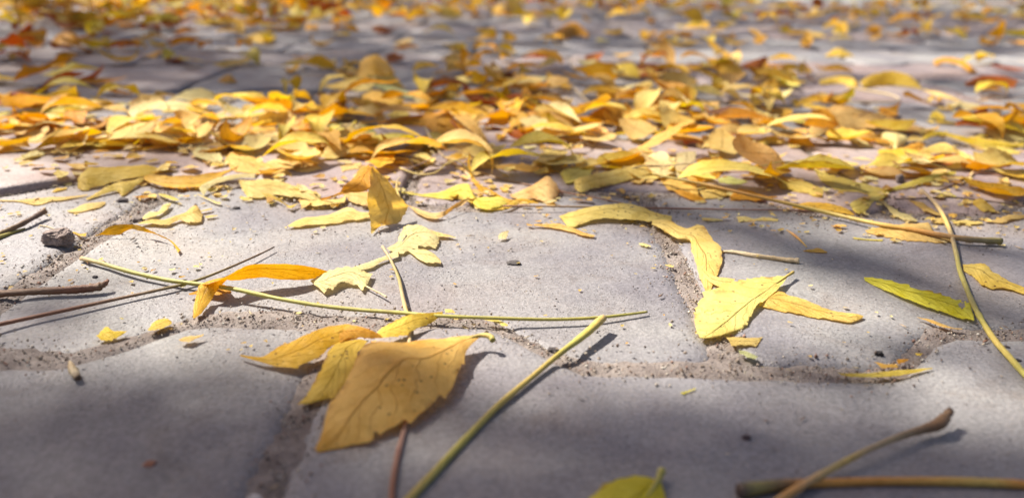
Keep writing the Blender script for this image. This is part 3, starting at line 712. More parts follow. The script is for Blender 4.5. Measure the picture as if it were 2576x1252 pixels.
L('n', 'yellow flat leaf under the wavy leaf at the right border', 'lemon', [(2110,440,10,2120,455,2),(2230,425,25,2220,500,2),(2380,440,22,2380,522,1),(2520,480,6,2510,522,0)], teeth=6, group=G2)
L('n', 'pale leaf behind the wavy leaf at the right border', 'pale', [(2150,230,45,2150,290,15),(2260,195,70,2260,340,12),(2400,230,60,2390,370,12),(2570,280,40,2570,365,15)], teeth=6, group=G2)
L('n', 'bright crumpled cream leaf catching the sun at the right', 'cream', [
    (1000,280,35,1010,300,10),(1110,270,60,1140,430,10),(1180,280,75,1190,500,5),(1270,300,60,1260,420,20),(1320,330,40,1310,380,20)], teeth=5, amp=.12, group=G2)
L('n', 'orange curl in front of the crumpled cream leaf', 'orange', [(1225,460,10,1235,500,2),(1320,420,45,1320,520,0),(1430,380,60,1430,490,5),(1500,400,30,1490,460,10)], group=G2)
L('n', 'striped brown leaf edge behind the sunlit spot at right', 'ochre', [(570,345,10,580,360,2),(740,270,55,700,372,0),(880,250,75,850,375,0),(1050,300,30,1000,340,5),(1150,300,20,1140,320,8)], group=G2)
L('n', 'cream flat leaf in the brightest sun spot', 'cream', [(720,570,4,730,580,0),(850,540,20,880,590,2),(1000,590,20,1020,620,1),(1150,620,22,1150,680,1),(1290,670,14,1260,700,1),(1390,690,3,1385,700,0)], teeth=6, amp=.1, group=G2)
L('m', 'ochre leaf folded into a low pyramid on the sunlit pink paver', 'gold', [
    (1562,655,8,1570,662,4),(1650,623,36,1680,692,0),(1780,578,78,1800,712,0),(1890,550,104,1900,702,0),(1970,590,72,1980,692,0),(2070,640,32,2060,692,4),(2158,672,5,2150,687,2)], teeth=9, group=G2)
L('m', 'ochre leaf curled into a round dome at the right of the drift', 'gold', [
    (1568,400,5,1575,410,0),(1600,328,72,1610,417,0),(1680,290,114,1690,427,0),(1760,308,102,1770,432,0),(1830,370,52,1830,434,0),(1868,440,4,1860,447,0)], teeth=10, group=G2)
L('m', 'cream yellow twisted leaf left of the round dome', 'yellow', [
    (1028,410,40,1040,442,30),(1120,393,52,1130,487,10),(1230,383,62,1240,502,0),(1330,343,92,1330,472,10),(1410,308,104,1390,387,50),(1470,323,82,1470,387,40),(1518,375,30,1510,392,20)], teeth=8, group=G2)
L('m', 'apricot leaf peak standing at the back of the drift', 'apricot', [
    (785,240,30,800,252,28),(900,198,62,900,267,30),(1010,148,104,1020,292,8),(1090,198,72,1090,282,18),(1192,265,20,1150,277,14)], group=G2)
L('m', 'rust leaf under the apricot peak', 'rust', [(795,265,20,810,277,10),(900,266,27,900,312,0),(1020,288,27,1030,327,0),(1140,273,27,1130,322,0),(1202,290,8,1195,312,0)], group=G2)
L('m', 'long orange brown leaf lying across the middle right of the drift', 'ochre', [
    (175,290,30,200,312,20),(320,283,58,340,362,4),(480,298,58,500,392,0),(650,338,52,650,422,0),(800,348,42,790,412,0),(965,360,20,940,382,8)], group=G2)
L('m', 'tan leaf bowl with a straight upper edge, left half of the standing pair', 'tan', [
    (605,572,160,835,537,170),(602,640,100,815,610,112),(590,700,60,780,680,62),(610,760,25,720,742,25),(668,802,1,690,802,1)], teeth=9, group=G2)
L('m', 'burnt orange toothed leaf, right half of the standing pair', 'orange', [
    (838,537,155,862,538,155),(815,610,110,942,602,112),(788,680,62,957,652,72),(718,745,25,882,712,32),(690,804,2,830,792,4)], teeth=9, amp=.1, group=G2)
L('m', 'pale tan leaf standing on edge left of the standing pair', 'cream', [(388,500,205,602,478,205),(378,600,130,592,580,142),(383,700,62,592,690,72),(390,772,8,602,802,3)], teeth=6, group=G2)
L('m', 'narrow pale leaf leaning left of the standing pair', 'cream', [(368,538,124,388,545,124),(250,598,92,350,640,82),(200,640,62,360,722,30),(178,660,40,370,752,4)], group=G2)
L('l', 'long pale tan leaf sloping up to the right in the centre', 'pale', [
    (1570,790,70,1580,872,20),(1650,753,112,1650,922,0),(1800,713,122,1780,862,30),(1980,678,122,1960,837,35),(2150,643,117,2130,792,45),(2300,618,112,2300,740,60),(2450,598,104,2450,707,60),(2560,638,72,2560,752,40),(2650,700,30,2650,772,12)], teeth=12, amp=.03, group=G2, fine=8)
L('m', 'tan leaf under the thick yellow stalk, left part', 'apricot', [(178,750,30,200,792,10),(300,748,42,290,892,0),(450,778,52,430,902,0),(560,798,42,560,942,0),(600,850,10,622,957,0)], group=G2)
L('m', 'pale tan leaf under the thick yellow stalk, middle part', 'tan', [(620,900,20,680,992,0),(760,868,42,780,987,0),(900,868,42,920,972,0),(1002,890,15,970,952,0)], teeth=9, group=G2)
L('m', 'orange strip leaf lying under the edge of the drift', 'orange', [(345,893,10,360,907,2),(430,888,32,440,962,0),(560,928,32,560,1012,0),(660,968,17,650,1017,0),(715,1022,2,700,1027,0)], teeth=8, group=G2)
L('m', 'orange ragged leaf with small holes under the yellow stalk', 'orange', [(955,958,22,965,1012,0),(1060,878,62,1060,1012,0),(1200,898,52,1200,1012,0),(1330,948,32,1340,1002,0),(1465,980,5,1450,992,0)], teeth=7, amp=.1, group=G2, hole=[(.45,.6,.02,.05),(.5,.62,.02,.05)])
L('m', 'grey green leaf right of the standing pair', 'mint', [(828,770,20,840,832,4),(950,743,37,960,852,0),(1070,778,27,1060,852,0),(1145,820,5,1130,834,1)], group=G2)
L('m', 'small white curled leaf right of the grey green leaf', 'cream', [(1118,790,10,1130,802,5),(1250,738,42,1240,802,8),(1380,748,52,1350,842,4),(1470,798,32,1450,852,0),(1492,840,5,1480,850,0)], bow=-.2, group=G2)
L('m', 'broad olive leaf with a thin dark midrib right of the white curl', 'olive', [
    (1395,710,20,1410,732,10),(1500,728,42,1480,882,0),(1650,758,52,1560,917,0),(1780,798,52,1760,952,4),(1880,848,42,1860,992,0),(1955,890,20,1940,1002,0)], teeth=8, group=G2, fine=8)
L('n', 'ochre leaf pinned under the thick yellow stalk below the olive leaf', 'gold', [
    (82,1070,15,90,1087,5),(200,1028,42,210,1107,0),(380,1023,52,380,1112,0),(550,1043,52,540,1132,0),(660,1078,37,650,1152,0),(755,1162,3,740,1170,0)], teeth=14, group=G2)
L('n', 'small orange flake at the far right border', 'orange', [(2465,905,10,2475,925,3),(2520,872,30,2520,955,0),(2575,875,30,2575,960,0)], group=G1)
# ---- centre
L('l', 'pale yellow leaf with pointed left tail beside the upright folded leaf', 'lemon', [
    (-270,905,15,-265,917,12),(-100,928,27,-100,947,15),(100,913,47,120,977,18),(250,868,72,260,987,22),(360,823,92,380,987,22),(450,833,87,480,1042,8),(520,958,42,580,1102,0),(660,968,37,680,1102,0),(790,958,37,780,1077,0),(858,1035,5,850,1050,0)], teeth=14, amp=.07, group=G2, fine=8)
L('l', 'gold horn shaped leaf curving up from the drift with a small hole', 'gold', [
    (450,508,330,472,508,330),(436,600,242,462,610,242),(463,740,132,502,740,137),(518,840,72,572,830,92),(608,930,22,682,885,72),(728,970,15,782,945,52),(858,1032,4,902,990,42),(1020,1042,2,1060,985,42),(1198,1044,0,1190,1030,5)],
    teeth=20, amp=.05, group=G2, fine=8, hole=[(.51,.5,.022,.22)])
L('l', 'triangular tan yellow leaf standing right of the horn shaped leaf', 'tan', [
    (888,948,10,900,977,3),(1050,878,62,1060,997,4),(1160,818,72,1150,987,4),(1290,738,112,1270,1012,0),(1350,778,87,1330,1012,0),(1412,868,37,1370,987,0),(1418,920,10,1400,962,0)], teeth=8, group=G2, fine=8)
L('l', 'yellow green blade crossing the end of the pale yellow leaf', 'yellow', [(636,1095,5,650,1110,0),(750,1093,17,760,1112,0),(850,1048,32,860,1102,4),(950,988,37,950,1062,8),(1028,970,30,1010,1022,12)], teeth=9, group=G2)
L('l', 'pale boat shaped leaf in front of the small stalk by the upright leaf', 'tan', [(-190,1060,6,-180,1080,0),(-60,1100,20,-100,1150,0),(60,1130,30,50,1210,0),(190,1110,60,170,1180,10),(300,1040,80,280,1100,40),(400,990,85,390,1040,60),(455,978,80,452,992,70)], teeth=8, amp=.03, bow=-.15, group=G2)
L('l', 'ochre boat shaped leaf lying on the pink paver in the centre', 'ochre', [
    (518,665,15,530,682,8),(680,638,42,700,692,4),(850,613,62,860,702,0),(1010,610,67,1010,717,0),(1150,630,62,1150,727,0),(1280,648,52,1280,737,0),(1400,688,32,1380,722,4),(1592,665,20,1580,682,14)], teeth=16, amp=.03, group=G2)
L('l', 'pale scrap perched on the ochre boat shaped leaf', 'pale', [(1110,625,62,1120,640,58),(1180,568,90,1190,635,60),(1270,600,78,1280,640,55),(1340,640,48,1330,655,40)], teeth=4, group=G2)
L('l', 'pale yellow half leaf behind the horn shaped leaf', 'pale', [(470,530,90,480,560,70),(540,560,70,520,670,20),(660,600,60,640,680,10),(760,600,50,740,650,20)], teeth=6, amp=.1, group=G2)
L('l', 'small ochre leaf like a wing above the tan stalks', 'gold', [(196,560,10,210,577,0),(300,498,47,300,592,0),(430,463,67,420,587,0),(522,490,40,500,532,20)], group=G2)
L('l', 'large burnt orange leaf curving over the drift in the centre', 'orange', [
    (-525,165,20,-510,182,15),(-380,128,72,-370,242,8),(-200,98,102,-190,227,18),(0,88,112,0,252,12),(130,58,132,120,312,0),(215,28,152,260,302,8),(290,128,82,380,272,8),(382,200,40,440,272,8)], teeth=10, amp=.03, group=G2, fine=8)
L('l', 'apricot ribbon leaf falling to the right from the burnt orange leaf', 'apricot', [
    (280,83,152,290,102,142),(402,88,142,380,192,112),(502,138,132,470,272,92),(582,238,112,530,342,72),(642,350,62,580,422,35),(667,482,8,625,487,2)], teeth=12, amp=.03, group=G2)
L('l', 'flat tan leaf lying under the apricot ribbon', 'tan', [(148,440,5,170,472,0),(200,338,47,230,492,0),(330,268,62,360,492,0),(480,298,52,480,482,0),(602,420,10,620,487,0)], group=G2)
L('k', 'burnt orange leaf standing up left of the pale drooping leaf', 'orange', [
    (732,168,262,772,182,262),(713,270,182,890,270,182),(693,370,112,957,370,112),(686,460,52,977,470,62),(693,547,0,930,542,8)], teeth=6, amp=.03, group=G2)
L('k', 'wavy gold leaf at the foot of the standing orange leaf', 'gold', [
    (922,545,5,935,552,0),(1060,468,52,1060,572,0),(1150,403,92,1160,552,18),(1280,398,82,1280,547,12),(1420,428,62,1420,522,22),(1520,438,52,1520,482,30),(1605,440,30,1595,462,22)], teeth=16, amp=.03, group=G2)
L('k', 'pale lemon leaf drooping to a rounded tip in the drift', 'mint', [
    (1195,190,60,1215,207,55),(1350,183,92,1300,262,60),(1500,198,112,1440,322,50),(1640,218,112,1500,422,8),(1720,258,82,1620,402,8),(1748,320,40,1700,382,8)], teeth=8, amp=.03, group=G2)
L('k', 'tan leaf with a dark midrib left of the pale lemon leaf', 'tan', [(955,240,30,1000,332,4),(1060,193,62,1060,362,0),(1180,208,62,1180,382,0),(1300,268,42,1300,402,0),(1415,350,15,1370,412,0)], group=G2)
L('k', 'long pale leaf arched over the pink paver behind the upright leaf', 'pale', [
    (1285,600,20,1300,612,15),(1380,538,47,1400,602,8),(1530,503,62,1550,592,18),(1700,513,62,1720,602,12),(1850,558,52,1850,652,8),(1980,608,37,1980,687,0),(2100,623,22,2100,662,4),(2195,660,5,2180,670,1)], teeth=10, group=G2)
L('k', 'small pale toothed leaf left behind the top of the upright leaf', 'pale', [(1362,700,15,1380,772,0),(1450,638,42,1450,742,4),(1580,623,42,1560,732,4)], teeth=8, amp=.1, group=G2)
L('k', 'small pale leaf right behind the top of the upright leaf', 'pale', [(1718,640,42,1740,702,20),(1830,658,37,1840,742,4),(1932,690,27,1950,787,0)], teeth=6, amp=.1, group=G2)
L('k', 'olive torn strip across the front of the bright pale yellow leaf', 'olive', [(400,900,30,410,910,25),(480,895,45,520,960,8),(620,940,45,640,1000,4),(700,980,40,740,1040,2),(800,1050,20,820,1100,0),(915,1030,10,860,1085,0)], teeth=5, amp=.1, group=G2)
L('k', 'pale flat leaf right below the bright pale yellow leaf', 'pale', [(930,1000,10,935,1060,0),(1100,1000,16,1080,1072,0),(1300,990,20,1250,1050,1),(1420,980,16,1400,1030,2)], teeth=6, group=G2)
# ---- left drift
L('o', 'burnt orange leaf at the left of the drift behind the white curved leaf', 'orange', [(1005,480,62,1010,592,0),(1100,483,72,1100,602,0),(1200,488,72,1210,572,4),(1295,530,30,1280,562,8)], group=G2)
L('o', 'long rust leaf trailing right behind the white curved leaf', 'orange', [(1280,540,20,1285,560,5),(1450,545,30,1450,600,2),(1650,565,35,1650,600,5),(1900,550,45,1850,590,10)], group=G2)
L('o', 'cream white leaf arched in full sun at the left', 'cream', [
    (883,690,10,900,742,0),(980,638,52,1000,742,0),(1100,588,82,1120,717,4),(1260,563,92,1260,702,12),(1400,568,82,1380,697,16),(1490,590,60,1460,672,18)], teeth=8, amp=.03, group=G2)
L('o', 'cream leaf end right of the arched cream white leaf', 'cream', [(1500,598,52,1490,682,12),(1620,598,42,1600,702,8),(1765,640,15,1740,662,8)], group=G2)
L('o', 'ochre curled leaf in front of the arched cream white leaf', 'orange', [
    (893,760,45,905,800,35),(930,830,25,960,865,2),(1000,815,32,1010,852,0),(1100,738,72,1110,842,0),(1220,703,87,1230,832,0),(1350,703,82,1340,802,8),(1485,740,50,1450,772,22)], group=G2)
L('o', 'yellow leaf twisting up beside the brown block leaf', 'yellow', [(1402,820,10,1440,847,0),(1470,758,47,1500,832,4),(1560,718,72,1580,792,22),(1652,690,87,1650,732,55)], group=G2)
L('o', 'dark ochre square ended leaf at the left drift', 'ochre', [(1638,690,87,1620,802,8),(1740,678,92,1740,822,0),(1850,708,77,1850,832,0),(1964,770,42,1955,834,0)], group=G2)
L('o', 'pale ribbon on top of the dark ochre square ended leaf', 'pale', [(1735,650,110,1745,665,100),(1830,665,105,1810,715,85),(1930,715,75,1910,745,60),(2040,760,35,2020,775,20),(2150,800,3,2140,808,0)], group=G2)
L('o', 'brown triangle of leaf standing at the left border', 'ochre', [(-60,740,30,-60,792,0),(60,698,72,60,792,0),(180,658,112,190,787,0),(272,627,142,300,782,0),(325,720,50,330,784,0)], group=G2)
L('o', 'bright lemon leaf glowing in the sun at the left border', 'lemon', [(235,470,15,260,542,0),(320,398,62,330,552,0),(450,383,72,450,542,0),(580,398,52,580,522,0),(692,460,10,660,502,0)], teeth=7, amp=.08, group=G2)
L('o', 'small white leaf in full sun below the bright lemon leaf', 'cream', [(465,600,10,490,622,0),(560,558,32,580,642,0),(660,553,32,670,642,0),(742,600,5,730,642,0)], group=G2)
L('o', 'small cream leaf before the ochre curled leaf at left', 'cream', [(688,860,0,700,867,0),(760,788,37,780,847,4),(850,773,47,850,852,4),(902,790,32,900,862,0)], group=G2)
L('o', 'cream flat leaf on the pink paver at left', 'cream', [(150,910,2,160,918,0),(260,870,18,280,925,0),(400,860,16,400,905,0),(500,862,3,495,875,0)], group=G2)
L('o', 'cream striped flat leaf at the left border', 'cream', [(-40,790,14,-40,840,0),(100,780,22,100,842,0),(250,785,20,250,842,0),(360,830,3,350,840,0)], group=G2)
L('o', 'orange triangle of leaf at the right of the left drift', 'orange', [(1785,640,15,1800,652,5),(1900,568,62,1920,662,0),(2020,518,97,2030,672,0),(2130,558,72,2140,652,0),(2225,610,20,2210,642,4)], group=G2)
L('o', 'dark rust leaf lying in shade at the left border', 'rust', [(-20,200,30,-20,282,0),(150,128,82,150,292,0),(300,138,82,300,292,0),(450,218,42,450,292,0),(625,270,5,610,287,0)], group=G3)
L('o', 'red orange dome shaped leaf in shade at the left', 'orange', [(568,150,20,580,192,0),(640,78,82,650,212,0),(720,48,112,720,217,0),(790,78,82,790,217,0),(862,150,20,850,192,0)], group=G3)
L('o', 'long yellow green leaf lying along the back of the left drift', 'lemon', [(-40,350,30,-40,402,0),(250,318,52,260,377,8),(500,298,62,520,362,18),(700,268,62,720,332,28),(865,230,50,860,292,28)], group=G2)
L('o', 'yellow leaf with an orange edge behind the left drift', 'gold', [(880,310,20,890,320,10),(980,250,60,960,320,10),(1080,225,80,1060,310,10),(1180,245,60,1150,300,10),(1262,295,8,1250,305,2)], group=G3)
# ---- back
L('b', 'large ochre dome shaped leaf at the back of the drift', 'ochre', [(128,560,15,140,592,0),(170,448,82,180,602,0),(250,403,132,260,602,0),(330,428,102,340,592,0),(412,530,30,400,582,0)], group=G3)
L('b', 'orange leaf spike standing in the middle of the drift', 'orange', [(1350,648,104,1382,642,104),(1330,738,42,1420,722,52),(1310,822,0,1400,802,0)], group=G3)
L('b', 'burnt orange dome shaped leaf at the right back of the drift', 'orange', [(1785,890,10,1800,902,0),(1900,798,72,1900,902,0),(2020,760,104,2030,892,0),(2120,773,82,2130,882,0),(2205,830,30,2190,872,0)], group=G3)
L('b', 'yellow green leaf right of the burnt orange dome', 'lemon', [(2088,850,62,2110,962,4),(2150,828,82,2170,1002,0),(2220,848,62,2240,992,0),(2295,900,25,2300,962,4)], group=G3)
L('b', 'mint green blade lying across the back of the drift', 'mint', [(200,600,50,205,620,45),(350,620,45,350,665,30),(500,670,35,500,710,20),(700,695,25,690,730,8),(865,730,4,860,738,1)], teeth=4, amp=.01, group=G3)
L('b', 'orange brown leaf patch under the mint green blade', 'ochre', [(170,700,25,180,740,5),(260,660,60,250,800,0),(360,690,50,370,800,0),(480,730,30,470,770,2)], group=G3)
L('b', 'orange leaf peak far behind the drift, right of centre', 'orange', [(1570,250,10,1580,280,0),(1650,190,60,1660,290,0),(1740,165,90,1750,270,0),(1840,250,20,1830,280,0)], group=G3)
L('b', 'rust leaf crest at the upper right of the drift', 'rust', [(2140,500,10,2150,530,0),(2220,470,60,2200,570,0),(2330,470,70,2320,580,0),(2420,520,20,2400,550,0)], group=G3)
L('c', 'flat yellow leaf on the grey paver, left of the wavy pair', 'yellow', [(1035,590,20,1050,622,4),(1180,558,42,1200,612,4),(1280,568,32,1290,642,0),(1330,610,10,1320,640,0)], group=G3)
L('c', 'large wavy yellow leaf on the grey paver at the upper right', 'yellow', [(1340,600,42,1360,652,0),(1450,538,92,1460,642,0),(1600,523,92,1600,632,4),(1720,568,52,1720,642,4),(1802,650,5,1790,662,0)], group=G3)
L('c', 'long pale leaf blade right of the large wavy yellow leaf', 'pale', [(1800,655,10,1805,665,5),(1900,670,20,1890,700,4),(2000,700,15,1990,730,2),(2100,750,3,2090,760,0)], group=G3)
L('c', 'rust brown leaf lying at the upper right border', 'rust', [(2105,610,20,2120,642,0),(2230,558,72,2240,642,0),(2380,558,72,2380,647,0),(2505,590,40,2470,652,0)], group=G3)
L('c', 'orange leaf arched above the rust brown leaf at upper right', 'orange', [(1870,450,20,1890,490,0),(1960,420,60,1960,460,25),(2080,440,60,2070,480,25),(2160,490,40,2140,530,8),(2200,530,5,2190,540,0)], group=G3)
L('c', 'tent shaped yellow leaf in the far bright strip', 'yellow', [(1080,410,3,1090,418,0),(1180,355,50,1190,420,0),(1300,410,4,1290,418,0)], group=G3)
L('c', 'ochre leaf drooping at the left end of the far bright strip', 'gold', [(210,430,60,230,470,30),(300,430,90,320,540,10),(400,440,80,400,570,0),(490,520,20,470,580,0)], group=G3)
L('c', 'rust leaf crest right of the drooping ochre leaf', 'rust', [(460,480,20,475,500,5),(570,440,60,580,510,5),(660,410,90,665,500,10)], group=G3)
L('a', 'bright orange dome leaf in shade at the upper left', 'orange', [(380,300,20,395,330,0),(440,245,70,450,335,0),(530,240,80,540,335,0),(620,300,15,600,325,0)], group=G3)
L('a', 'yellow leaf alone on the grey pavers at the upper left', 'yellow', [(1800,270,20,1820,300,0),(1900,235,50,1910,320,0),(1980,235,50,1990,310,0),(2035,270,10,2020,290,0)], group=G3)
L('a', 'rust leaf on the grey pavers, left of the lone yellow leaf', 'rust', [(1220,300,5,1230,315,0),(1300,270,40,1310,315,0),(1390,275,35,1400,320,0),(1460,320,2,1450,325,0)], group=G3)
# ---- scraps on the near pavers
def scrap(view, label, color, secs, **kw):
    kw.setdefault('ragged', .16)
    kw.setdefault('teeth', 4); kw.setdefault('amp', .08)
    return L(view, label, color, secs, cat='leaf scrap', name='leaf_scrap', group='leaf scraps on the near pavers', **kw)
scrap('g', 'rounded yellow scrap with a curled edge in the left joint', 'yellow', [(697,80,5,735,120,0),(735,40,20,760,118,0),(780,15,30,815,105,2),(830,45,20,850,98,4),(925,42,10,900,70,2)])
scrap('d', 'oblong yellow scrap slanting over the left joint', 'yellow', [(1085,1255,0,1090,1262,0),(1130,1195,10,1180,1245,0),(1215,1160,18,1250,1215,4),(1258,1185,8,1262,1205,4)])
scrap('g', 'thin olive scrap on the front left paver', 'tan', [(1298,110,1,1305,122,0),(1360,75,10,1385,128,0),(1420,80,6,1420,110,1),(1480,72,1,1478,82,0)])
scrap('i', 'pale yellow four cornered scrap just below the serrated leaf', 'pale', [(352,85,10,392,158,2),(450,90,12,460,160,1),(540,92,10,565,158,0),(620,90,4,612,100,2)])
scrap('i', 'pale green scrap below the four cornered scrap', 'mint', [(440,182,6,450,212,2),(500,188,8,500,236,1),(560,215,5,560,252,0),(585,235,2,578,245,0)])
scrap('i', 'ochre scrap by the joint above the long thin blade', 'ochre', [(1425,272,2,1480,322,0),(1500,285,8,1530,318,0),(1590,285,5,1600,315,0)])
scrap('i', 'small rust scrap folded beside the ochre scrap', 'orange', [(1590,255,8,1600,290,0),(1640,245,10,1640,280,0),(1680,250,2,1670,265,0)])
L('i', 'long thin olive yellow blade lying along the right joint', 'olive', [(1155,350,2,1190,372,0),(1290,345,14,1300,384,0),(1450,335,18,1460,386,0),(1620,322,14,1640,370,0),(1852,316,1,1848,324,0)], teeth=11, amp=.07, group=G1)
scrap('i', 'tiny bright yellow chip in the right joint', 'yellow', [(1722,212,2,1735,230,0),(1750,205,4,1760,230,0),(1778,212,1,1770,225,0)])
scrap('i', 'small green cut stalk piece on the front paver', 'lime', [(20,490,4,30,505,0),(60,480,10,60,502,0),(128,458,6,132,470,2)])
L('f', 'thin tan leaf tip curled beside the right joint', 'tan', [(1755,1158,2,1760,1164,0),(1840,1165,14,1840,1192,2),(1920,1190,16,1930,1232,1),(2010,1225,10,2000,1245,1),(2092,1245,1,2085,1252,0)], teeth=8, amp=.09, group=G1)
scrap('f', 'tan triangular scrap right of the straw', 'apricot', [(918,680,2,925,686,0),(980,662,10,1000,696,0),(1040,655,12,1050,698,0),(1097,692,1,1090,700,0)])
scrap('e', 'tiny upright pale scrap in the middle of the middle paver', 'cream', [(1168,590,0,1225,590,0),(1175,550,25,1240,550,20),(1195,530,35,1250,518,35)])
scrap('e', 'tiny pale scrap near the right end of the middle paver', 'cream', [(2198,615,2,2205,628,0),(2240,612,6,2250,642,0),(2292,638,1,2288,646,0)])
scrap('e', 'tiny pale scrap beside the second joint', 'cream', [(2388,775,1,2400,785,0),(2430,765,8,2435,792,0),(2458,778,2,2455,794,0)])
scrap('f', 'pale bow shaped scrap behind the straw', 'pale', [(432,415,14,450,465,1),(500,410,14,505,458,1),(560,430,12,565,450,3),(640,418,14,650,452,1),(742,440,2,735,456,0)])
scrap('f', 'small cream scrap left behind the bow shaped scrap', 'cream', [(172,430,2,185,448,0),(240,425,8,245,455,0),(338,445,1,330,452,0)])
scrap('f', 'pale grey leaf with a ragged end at the right joint', 'cream', [(1478,298,6,1490,312,2),(1540,320,14,1545,370,1),(1620,370,14,1610,430,0),(1700,405,10,1690,455,0),(1765,450,1,1750,460,0)], teeth=6)
scrap('f', 'long tan scrap above the ragged pale grey leaf', 'tan', [(1690,295,6,1700,305,2),(1780,305,18,1780,360,1),(1860,350,14,1860,400,0),(1935,405,1,1925,414,0)])
scrap('f', 'pale pointed scrap right of the long stalk on the pink paver', 'lemon', [(1905,262,4,1930,280,0),(1970,228,24,1970,290,0),(2045,278,2,2035,288,0)])
scrap('f', 'small grey scrap on the pink paver at right', 'cream', [(2052,330,3,2060,346,0),(2100,302,14,2100,340,0),(2165,305,4,2150,318,0)])
scrap('f', 'yellow toothed scrap on the pink paver at right', 'yellow', [(2160,300,16,2165,335,3),(2230,285,26,2240,380,0),(2300,330,12,2300,388,0),(2338,378,1,2330,386,0)], teeth=6)
scrap('f', 'tan ragged scrap at the right border', 'tan', [(2270,455,2,2280,462,0),(2370,425,12,2380,465,0),(2440,400,18,2450,455,0),(2560,400,12,2560,425,2)], teeth=6)
scrap('f', 'flat tan strip right of the long stalk', 'pale', [(2015,455,2,2022,472,0),(2110,440,8,2115,476,0),(2240,462,1,2235,475,0)])
scrap('f', 'flat tan strip left of the long stalk', 'pale', [(1835,420,3,1850,440,0),(1900,425,10,1890,470,0),(1980,430,6,1970,468,0)])
scrap('f', 'ochre scrap behind the long stalk', 'ochre', [(1985,395,8,1990,420,0),(2030,388,14,2025,432,0),(2055,400,4,2048,425,0)])
scrap('f', 'flat thin pale strip left of the tan leaf under the stalk', 'lemon', [(1285,575,1,1295,588,0),(1380,582,5,1390,596,0),(1508,592,1,1500,604,0)])
scrap('e', 'small pale yellow chip stuck behind the green stalk', 'pale', [(778,1092,10,785,1130,2),(820,1092,10,825,1130,2),(855,1125,2,850,1135,0)])
scrap('e', 'thin curled yellow scrap under the green stalk', 'lemon', [(1062,1175,3,1068,1182,0),(1140,1172,8,1150,1200,0),(1200,1182,10,1200,1225,0),(1245,1218,2,1235,1230,0)])
scrap('a', 'small ochre triangle on the sunlit pavers behind the left drift', 'ochre', [(1600,590,10,1610,610,0),(1680,545,50,1690,620,0),(1740,600,8,1735,615,0)])
# ================================================================ stalks and twigs
TW = 'leaf stalks and twigs on the pavers'
S('A', 'long thin green stalk running across the picture from the left to the middle joint', [(205,650,3),(250,661,8),(330,684,10),(420,704,9),(497,714,10),(560,722,18),(600,729,20),(700,751,14),(800,768,10),(900,779,8),(1000,786,10),(1100,794,14),(1250,800,12),(1370,803,9),(1460,801,9),(1530,796,8),(1590,789,6),(1628,784,4)],
  [.85,.75,.7,.7,.62,.6,.55,.5,.45,.35], ['tan','lime','green','lime','green','lime','green','lime','green'], group=TW)
S('A', 'thin reddish brown stalk crossing under the green stalk, left', [(-60,830,4),(0,815,5),(130,787,5),(270,757,5),(400,729,5),(460,715,4),(520,696,6),(600,663,8),(660,636,9),(690,621,9)], [.7,.6,.5,.45,.35,.25], ['red','red','brown','olive','brown','dark'], group=TW)
o = S('A', 'thick dark red broken twig at the left border', [(-60,742,8),(0,739,8),(100,733,8),(170,729,9),(225,724,10),(255,721,11)], [1.25,1.2,1.15,1.25,1.35], ['red','brown','red','brown'], cat='twig', name='twig', group=TW, wob=.10)
S('A', None, [(250,722,11),(265,712,16),(272,704,20)], [1.1,.8,.4], ['brown','red'], name='broken_end', parent=o, wob=.15)
S('A', 'dark twig end pointing up to the right at the upper left border', [(-30,600,8),(0,588,10),(50,565,14),(90,544,16),(112,531,18)], [1.0,1.0,.95,1.2], ['olive','brown','dark','brown'], cat='twig', name='twig', group=TW, wob=.08)
S('A', 'flattened olive stalk under the dark twig end', [(-30,612,2),(0,600,3),(30,588,3),(62,575,3)], [.9,.7,.4], ['olive','green','olive'], group=TW)
S('A', 'thin tan stalk running down under the largest leaf to the bottom edge', [(962,620,22),(975,640,16),(987,662,12),(1003,700,7),(1012,742,7),(1020,775,5),(1026,800,4),(1030,850,4),(1030,920,4),(1027,1000,5),(1018,1075,6),(1000,1150,6),(988,1220,6),(984,1290,6)],
  [.55,.5,.55,.6,.6,.6,.6,.65,.68,.68], ['tan','tan','olive','tan','yellow','tan','pink','pink','red','red'], group=TW)
S('A', 'thick yellow green stalk slanting from the middle joint to the bottom edge', [(1519,799,26),(1510,806,26),(1485,830,22),(1450,858,20),(1420,880,18),(1385,908,14),(1340,946,12),(1250,1022,12),(1150,1126,12),(1090,1190,12),(1030,1254,12),(985,1305,12)],
  [.95,1.25,1.05,.85,.72,.72,.75,.8,.82,.85], ['tan','yellow','lime','green','yellow','yellow','lime','yellow','olive'], group=TW)
o = S('A', 'curved tan stalk rising to a dark knob at the lower right', [(2378,1050,30),(2362,1066,26),(2330,1077,22),(2285,1090,24),(2230,1110,28),(2180,1132,28),(2130,1158,26),(2080,1185,24),(2030,1214,22),(1980,1244,20),(1930,1280,16)],
  [1.25,1.4,.98,.72,.68,.68,.7,.78,.86,.9], ['brown','brown','brown','tan','tan','yellow','tan','orange','tan'], group=TW)
S('A', None, [(2372,1058,28),(2383,1045,32),(2390,1030,38)], [1.0,.95,.8], ['dark','brown','dark'], name='stalk_knob', parent=o, wob=.2)
S('A', 'thick orange stalk along the bottom right edge', [(1858,1245,8),(1900,1236,8),(1960,1226,8),(2020,1220,7),(2100,1216,7),(2200,1213,7),(2350,1212,7),(2480,1215,7),(2560,1221,7),(2650,1232,7)],
  [1.55,1.4,1.15,.95,.9,.9,.95,.95,.9], ['dark','olive','brown','orange','orange','orange','yellow','orange','orange'], group=TW)
